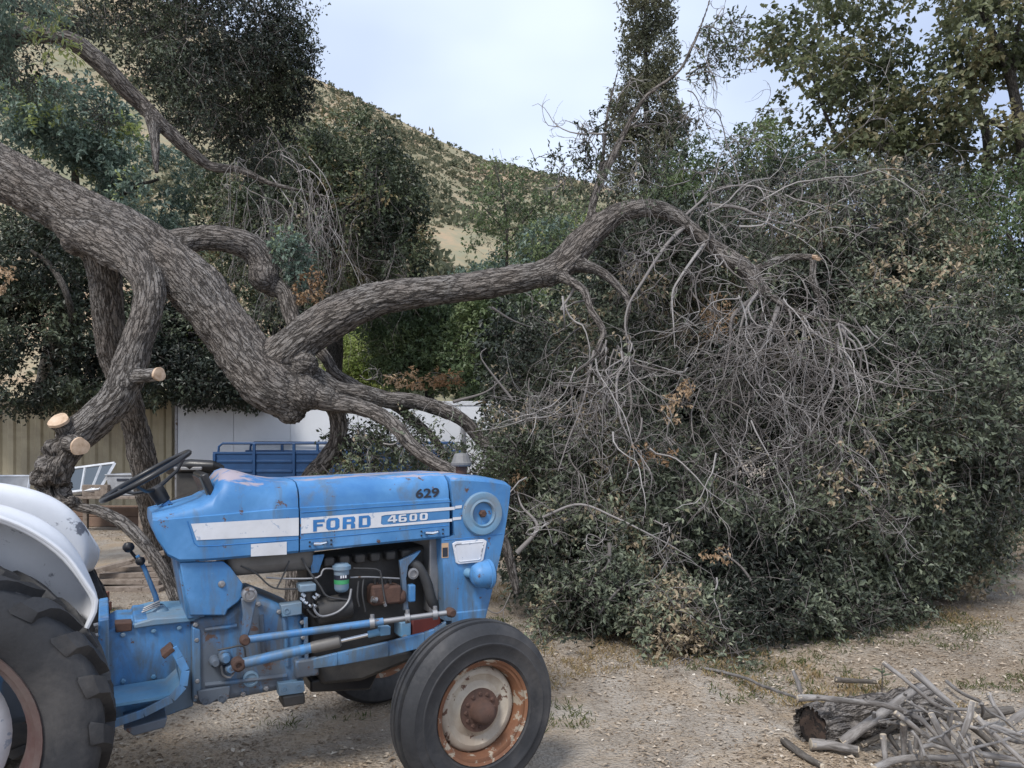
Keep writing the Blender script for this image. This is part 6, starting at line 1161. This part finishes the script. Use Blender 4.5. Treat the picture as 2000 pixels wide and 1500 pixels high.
for x in (-.5, .5):
    for y in (-.25, .25): b = MB(); b.box((x * W_ * .9, y, (zt - .04) / 2), (.07, .07, zt - .04)); b.build('leg', M['wood'], tb)
def frame(name, label, cat, corners, mat_f, mat_p, bars=(), th=.05):
    c0 = sum((Vector(c) for c in corners), Vector()) / 4; base = Vector((c0.x, c0.y, min(c[2] for c in corners))); root = empty(name, base, 0, label, cat)
    q = [Vector(c) - base for c in corners]
    for i in range(4): b = MB(); b.tube([q[i], q[(i + 1) % 4]], th / 2, 4); b.build('frame_bar', mat_f, root, smooth=False)
    n = (q[1] - q[0]).cross(q[3] - q[0]).normalized() * .004
    b = MB(); b.add([p + n for p in q] + [p - n for p in q], [(0, 1, 2, 3), (7, 6, 5, 4), (0, 4, 5, 1), (1, 5, 6, 2), (2, 6, 7, 3), (3, 7, 4, 0)]); b.build('pane', mat_p, root, smooth=False)
    for f in bars: b = MB(); b.tube([q[0].lerp(q[1], f), q[3].lerp(q[2], f)], th * .45, 4); b.build('mullion', mat_f, root, smooth=False)
    return root
frame('window_frame', 'white framed window leaning tilted on the plank bench', 'window', [P(137, 962, 12.75), P(195, 955, 12.75), P(224, 905, 13.1), P(132, 917, 13.1)], M['alu'], M['glass'], (.38, .72), .06)
frame('screen_panel', 'grey mesh panel in a pale frame leaning by the rotten limb', 'panel', [P(-60, 1010, 9.0), P(48, 1000, 9.0), P(59, 930, 9.25), P(-60, 930, 9.25)], M['alu'], M['grey'], (), .03)
bq = P(0, 1010, 9.0); b = MB(); b.box((0, 0, bq.z / 2 - .01), (.9, .3, bq.z - .02)); o = b.build('plinth_block', M['concrete'], None, bevel=.01); o.location = (P(-5, 0, 9).x, 9.1, 0); tag(o, 'pale concrete block under the leaning mesh panel', 'block')
for k, (x, lab) in enumerate(((171, 'weathered timber block lying next to the rotten limb on the bench'), (197, 'weathered timber block beside the grey plastic bin on the bench'))):
    b = MB(); b.box((0, 0, .095), (.21, .22, .19)); o = b.build('timber_block', M['wood'], None, bevel=.008); o.location = (P(x, 0, 12.75).x, 12.85, zt); o.rotation_euler = (0, 0, .25 - .2 * k); tag(o, lab, 'wood block')
bn = empty('plastic_bin', (P(243, 0, 12.9).x, 13.05, zt), 0, 'grey plastic bin with a dark handle slot on the bench', 'bin')
b = MB(); b.prism([(-.24, 0), (.24, 0), (.28, .34), (-.28, .34)], 1, -.2, .2); b.build('body', M['grey'], bn, bevel=.015)
b = MB(); b.box((0, -.205, .27), (.2, .02, .04)); b.build('handle', M['ink'], bn, bevel=.005)
b = MB(); b.box((0, 0, .35), (.60, .44, .025)); b.build('rim', M['grey'], bn, bevel=.008)
# black scrap heap behind the dashboard
sc = empty('car_bumper', (P(375, 0, 11.5).x, 11.6, 0), 0, 'black plastic car bumper propped up behind the tractor dash', 'bumper')
zz = P(0, 912, 11.5).z
b = MB(); b.tube([(-.42, .1, zz - .06), (-.3, -.05, zz), (0, -.1, zz + .02), (.28, -.05, zz + .01), (.36, .1, zz - .04)], [.07, .09, .1, .09, .07], 10); b.build('shell', M['black'], sc)
b = MB(); b.box((-.03, -.16, zz - .02), (.42, .05, .05)); b.build('trim', M['steel'], sc, bevel=.01)
b = MB(); b.box((0, .02, (zz - .08) / 2), (.5, .2, zz - .08)); b.build('support', M['grease'], sc, bevel=.02)
# scrap sticks behind the dash
for k in range(7):
    p0 = P(300 + k * 18, 990 - 6 * (k % 3), 10.5); b = MB(); p1 = p0 + Vector((random.uniform(.3, .6), random.uniform(-.2, .2), random.uniform(-.1, .3)))
    base = Vector((p0.x, p0.y, 0)); b.tube([Vector((0, 0, 0)), (p0 - base) * .6 + Vector((.02, 0, 0)), p0 - base, p1 - base], [.012, .011, .010, .004], 6); o = b.build('dead_stem', M['twig'], None); o.location = base; tag(o, 'dry dead stem standing in the scrap behind the steering wheel', 'stem', 'dead stems in the scrap')
# lumber stack by the lever
lc0 = G(240, 1160)
def board(px, py, h, L_, w_, th, rz, tilt, lab):
    p = G(px, py, h); b = MB(); nseg = 5
    b.box((0, 0, th / 2), (L_, w_, th)); o = b.build('board', M['wood'], None, bevel=.004); o.location = (p.x, p.y, max(h, 0)); o.rotation_euler = (0, tilt, rz); tag(o, lab, 'board', 'weathered boards stacked by the oak'); return o
LABB = 'weathered grey board in the low stack behind the gear levers'
board(215, 1150, 0.0, .75, .24, .05, .15, 0, LABB); board(262, 1152, 0.0, .7, .26, .05, -.1, 0, LABB); board(262, 1138, .052, .66, .25, .05, -.05, 0, LABB); board(262, 1125, .104, .62, .24, .05, .08, 0, LABB); board(262, 1112, .156, .62, .24, .045, .0, 0, LABB)
board(218, 1135, .055, .36, .3, .05, .5, 0, LABB); board(205, 1120, .056, .4, .28, .045, -.4, 0, LABB)
tag(board(228, 1108, .22, .95, .09, .045, .45, -.22, LABB), 'narrow pale plank laid slanting across the board stack', 'board'); 
for k in range(2):
    p = G(192, 1196); b = MB(); b.box((0, 0, .045), (.2, .1, .09)); o = b.build('brick', M['brick'], None, bevel=.006); o.location = (p.x - .02 * k, p.y, .092 * k); o.rotation_euler = (0, 0, .2 * k); tag(o, 'dark red brick in the short stack beside the rear fender', 'brick', 'bricks by the fender')
# ================================================================== stick pile, lower right
M['stick'] = stick_mat('smooth_grey_stick', (.15, .135, .125), (.27, .25, .235), (.40, .38, .365))
M['stick_dark'] = stick_mat('dark_stick', (.07, .06, .052), (.13, .115, .10), (.22, .20, .18))
M['rot'] = worn('rotten_wood', (.04, .028, .022), (.10, .065, .048), .95, wear=(.02, .015, .013), wear_at=.5, wear_scale=20, bump_s=.8)
M['pale_cut'] = plain('pale_cut_wood', (.46, .39, .30), .8)
z7 = lambda x, y: (1500 + x / 4, 1250 + y / 4)
NS = 0
def stick(pts, d, label, mat='stick', group=None, cut=True, name='stick', knots=True):
    """pts: (zoom x, zoom y, height above ground); d: thickness in the same zoom pixels"""
    global NS; NS += 1
    w3 = []
    for x, y, h in pts:
        px, py = z7(x, y); p = G(px, py, h); w3.append([*p])
    w3 = np.array(w3); Ym = w3[:, 1].mean(); r0 = d / 4 * .5 * Ym / FPX; w3[:, 2] = np.maximum(w3[:, 2], r0 * .9)
    q = catmull(w3, .05); base = Vector((q[:, 0].mean(), q[:, 1].mean(), 0)); rr = r0 * np.linspace(.92, .62, len(q)) * (1 + .45 * (fbm(q * 9, 400 + NS, 3) - .45)); q = q + (np.stack([fbm(q * 5 + 3 * k_, 430 + k_, 2) for k_ in range(3)], 1) - .37) * .035 * np.array([1, 1, .3])
    root = empty(name, base, 0, label, 'stick' if name == 'stick' else 'log', group); b = MB(); b.tube([Vector(a) - base for a in q], list(rr), 10); o = b.build('wood', M[mat], root)
    s = np.repeat(np.arange(len(q)) * .05, 10); co = np.array([list(v_) for v_ in b.v]); ctr = np.repeat(q - np.array(base), 10, 0); tg = np.repeat(norm(np.gradient(q, axis=0)), 10, 0)
    at = o.data.attributes.new('bark_co', 'FLOAT_VECTOR', 'POINT'); rel_ = co - ctr; nn_ = np.repeat(frames(norm(np.gradient(q, axis=0))), 10, 0); at.data.foreach_set('vector', np.stack([s * .3 + NS, (rel_ * nn_).sum(1), (rel_ * np.cross(tg, nn_)).sum(1)], 1).astype(np.float32).ravel())
    if cut:
        for e, k in ((0, 1), (-1, -2)):
            dd = Vector(q[e] - q[k]).normalized(); cut_face(Vector(q[e]) - base + dd * .001, dd, rr[e] * .93, None, 'cut_end', M['pale_cut'], 10).parent = root
    if knots and len(q) > 6:
        for k in range(rng.integers(1, 4)):
            i = rng.integers(2, len(q) - 2); a = Vector(rdir(1)[0]); a.z = abs(a.z); kb = MB(); kb.tube([Vector(q[i]) - base, Vector(q[i]) - base + a * rr[i] * random.uniform(1.5, 2.6)], [rr[i] * .5, rr[i] * .35], 7); kb.build('knot', M[mat], root)
    return root
def logthing(pts, d, label):
    root = stick(pts, d, label, 'stick_dark', None, False, 'cut_log', False); return root
# thick barked log
lp = [Vector((1.545, 3.98, .105)), Vector((1.9, 4.15, .105)), Vector((2.36, 4.36, .105))]
def big_log():
    a, b_ = lp[0], lp[2]; L_ = (b_ - a).length; ax = (b_ - a).normalized(); root = empty('cut_log', (a.x, a.y, 0), 0, 'thick log with deep cracked bark lying under the grey sticks', 'log')
    n, m_ = 90, 70; u = Vector((0, 0, 1)).cross(ax).normalized(); v = ax.cross(u); V = []
    for i in range(n):
        f = i / (n - 1)
        for j in range(m_):
            t_ = 2 * math.pi * j / m_; V.append([*(a + ax * L_ * f + (u * math.cos(t_) + v * math.sin(t_)) * .108), f * L_, math.cos(t_), math.sin(t_)])
    V = np.array(V); co = V[:, :3]; bc = np.stack([V[:, 3] * .3, V[:, 4] * .108, V[:, 5] * .108], 1); f1, f2 = worley(bc * 22 + .3 * fbm(bc * 30, 9, 2)[:, None], 8); rd = np.clip((f2 - f1) / .3, 0, 1)
    nr = np.array(u)[None] * V[:, 4:5] + np.array(v)[None] * V[:, 5:6]; co = co + nr * ((rd - .7) * .022 + (fbm(bc * 6, 13, 3) - .45) * .06)[:, None] - np.array([a.x, a.y, 0]); idx = np.arange(n * m_).reshape(n, m_); nx_ = np.roll(idx, -1, 1)
    q = np.stack([idx[:-1], nx_[:-1], nx_[1:], idx[1:]], -1).reshape(-1, 4); co[:, 2] = np.maximum(co[:, 2], -.01)
    npmesh('wood', co, q, None, M['bark'], root, True, {'bark_co': bc})
    for p, d in ((a + ax * .02, -ax), (b_ - ax * .02, ax)):
        c_ = cut_face(p - Vector((a.x, a.y, 0)), d, .092, None, 'rotten_end', M['rot'], 20); c_.parent = root
big_log()
SG = 'grey sticks in the cut brush pile'; SL = 'smooth grey stick in the tangled brush pile'
stick([(-520, 220, .02), (-360, 250, .03), (-200, 290, .06), (0, 375, .16), (130, 420, .22), (240, 460, .26)], 30, 'long thin branch reaching from the pile toward the fallen leaves')
stick([(230, 455, .29), (420, 452, .30), (650, 478, .30), (900, 505, .30), (1050, 552, .29), (1200, 625, .27), (1320, 740, .22), (1400, 830, .16)], 58, 'longest bowed grey stick lying over the bark covered log')
stick([(910, 180, .52), (1040, 290, .48), (1150, 390, .44), (1260, 480, .40), (1350, 530, .37), (1540, 545, .34)], 40, 'slim bent stick rising highest out of the brush pile')
stick([(1130, 240, .42), (1250, 340, .38), (1350, 430, .35), (1470, 525, .30)], 68, 'stout stick with a pale sawn top in the brush pile')
stick([(340, 815, .05), (480, 820, .05), (600, 845, .05), (710, 860, .05)], 100, 'short thick pale log piece with a forked arm in front of the bark log', name='cut_log')
stick([(590, 800, .07), (750, 680, .15), (900, 570, .22), (1010, 480, .27), (1150, 390, .3), (1260, 350, .32)], 95, 'thick straight grey pole leaning across the bark log')
for pts, d in (([(980, 565, .3), (1100, 650, .26), (1230, 750, .2), (1380, 835, .15)], 45), ([(1270, 580, .36), (1350, 720, .3), (1450, 850, .24), (1560, 985, .18)], 55), ([(1600, 490, .42), (1570, 610, .36), (1520, 730, .28), (1480, 840, .2)], 62),
               ([(1620, 600, .34), (1750, 720, .28), (1870, 830, .22), (2020, 980, .16)], 58), ([(830, 1010, .05), (950, 945, .06), (1150, 920, .07), (1400, 930, .08), (1550, 910, .09), (1660, 880, .1)], 72), ([(1640, 885, .12), (1800, 912, .1), (1990, 945, .08)], 55),
               ([(1050, 650, .25), (1060, 780, .15), (1062, 920, .06)], 62), ([(900, 740, .16), (912, 940, .05)], 60), ([(1420, 555, .34), (1420, 700, .24), (1422, 810, .16)], 50), ([(1570, 730, .26), (1580, 850, .2), (1592, 985, .14)], 36),
               ([(1175, 735, .2), (1165, 850, .12), (1195, 905, .1)], 55), ([(1200, 925, .1), (1210, 840, .16), (1300, 830, .17), (1450, 872, .15)], 52), ([(1400, 320, .05), (1480, 390, .05), (1560, 440, .05), (1680, 490, .06)], 36), ([(1720, 420, .3), (1780, 520, .26), (1860, 615, .2)], 42),
               ([(1340, 620, .3), (1480, 780, .24), (1600, 900, .18), (1660, 990, .14)], 34), ([(1600, 590, .3), (1700, 690, .26), (1800, 800, .2)], 40), ([(1100, 800, .1), (1120, 880, .08), (1160, 930, .06)], 40), ([(1650, 640, .2), (1820, 690, .18), (1980, 740, .16)], 50),
               ([(1700, 940, .04), (1850, 975, .04), (2010, 985, .04)], 60), ([(1320, 450, .28), (1430, 510, .28), (1520, 600, .26)], 44), ([(1850, 760, .1), (1950, 790, .1), (2040, 800, .1)], 48), ([(1450, 640, .22), (1560, 670, .2), (1640, 690, .2)], 44), ([(1080, 480, .34), (1200, 540, .32), (1290, 600, .3)], 24)):
    stick(pts, d, SL, 'stick', SG)
TLb = 'thin bare twig lying across the brush pile'
rs = random.Random(5)
for k in range(22):
    x0, y0, a_ = rs.uniform(1000, 1950), rs.uniform(560, 930), rs.uniform(-1.2, 1.4); L_ = rs.uniform(180, 420); hh = rs.uniform(.14, .34)
    pts = [(x0 + math.cos(a_) * L_ * f + rs.uniform(-25, 25), y0 + math.sin(a_) * L_ * f * .7 + rs.uniform(-20, 20), max(.02, hh * (1 - .5 * f))) for f in (-.5, -.15, .2, .5)]
    stick(pts, rs.uniform(14, 30), TLb, 'stick', 'thin twigs in the brush pile', False, knots=False)
DLb = 'dark barked stick buried in the brush pile'
for pts, d in (([(740, 820, .05), (900, 740, .1), (1030, 640, .15)], 58), ([(930, 720, .1), (980, 800, .08), (1030, 870, .06)], 48), ([(1580, 660, .2), (1700, 760, .14), (1800, 860, .08)], 70), ([(1250, 540, .2), (1400, 600, .2), (1560, 640, .2)], 80), ([(1640, 800, .06), (1720, 880, .05), (1790, 960, .05)], 60)):
    stick(pts, d, DLb, 'stick_dark', 'dark sticks in the brush pile')
stick([(120, 790, .03), (250, 880, .03), (420, 985, .03)], 70, 'lone dark stick lying on bare ground in front of the log', 'stick_dark')
stick([(520, 310, .05), (660, 322, .06), (850, 330, .07)], 50, 'short black stick behind the bark covered log', 'stick_dark')
stick([(260, 440, .26), (235, 340, .32), (195, 240, .38)], 44, 'snapped upright snag at the end of the bark log')
stick([(1600, 590, .1), (1750, 570, .1), (1900, 545, .1)], 105, 'dark thick log at the back of the brush pile', 'stick_dark', None, True, 'cut_log')
stick([(1880, 650, .12), (1950, 600, .15), (2060, 520, .2)], 90, 'grey log slanting out at the edge of the brush pile', 'stick', None, True, 'cut_log')
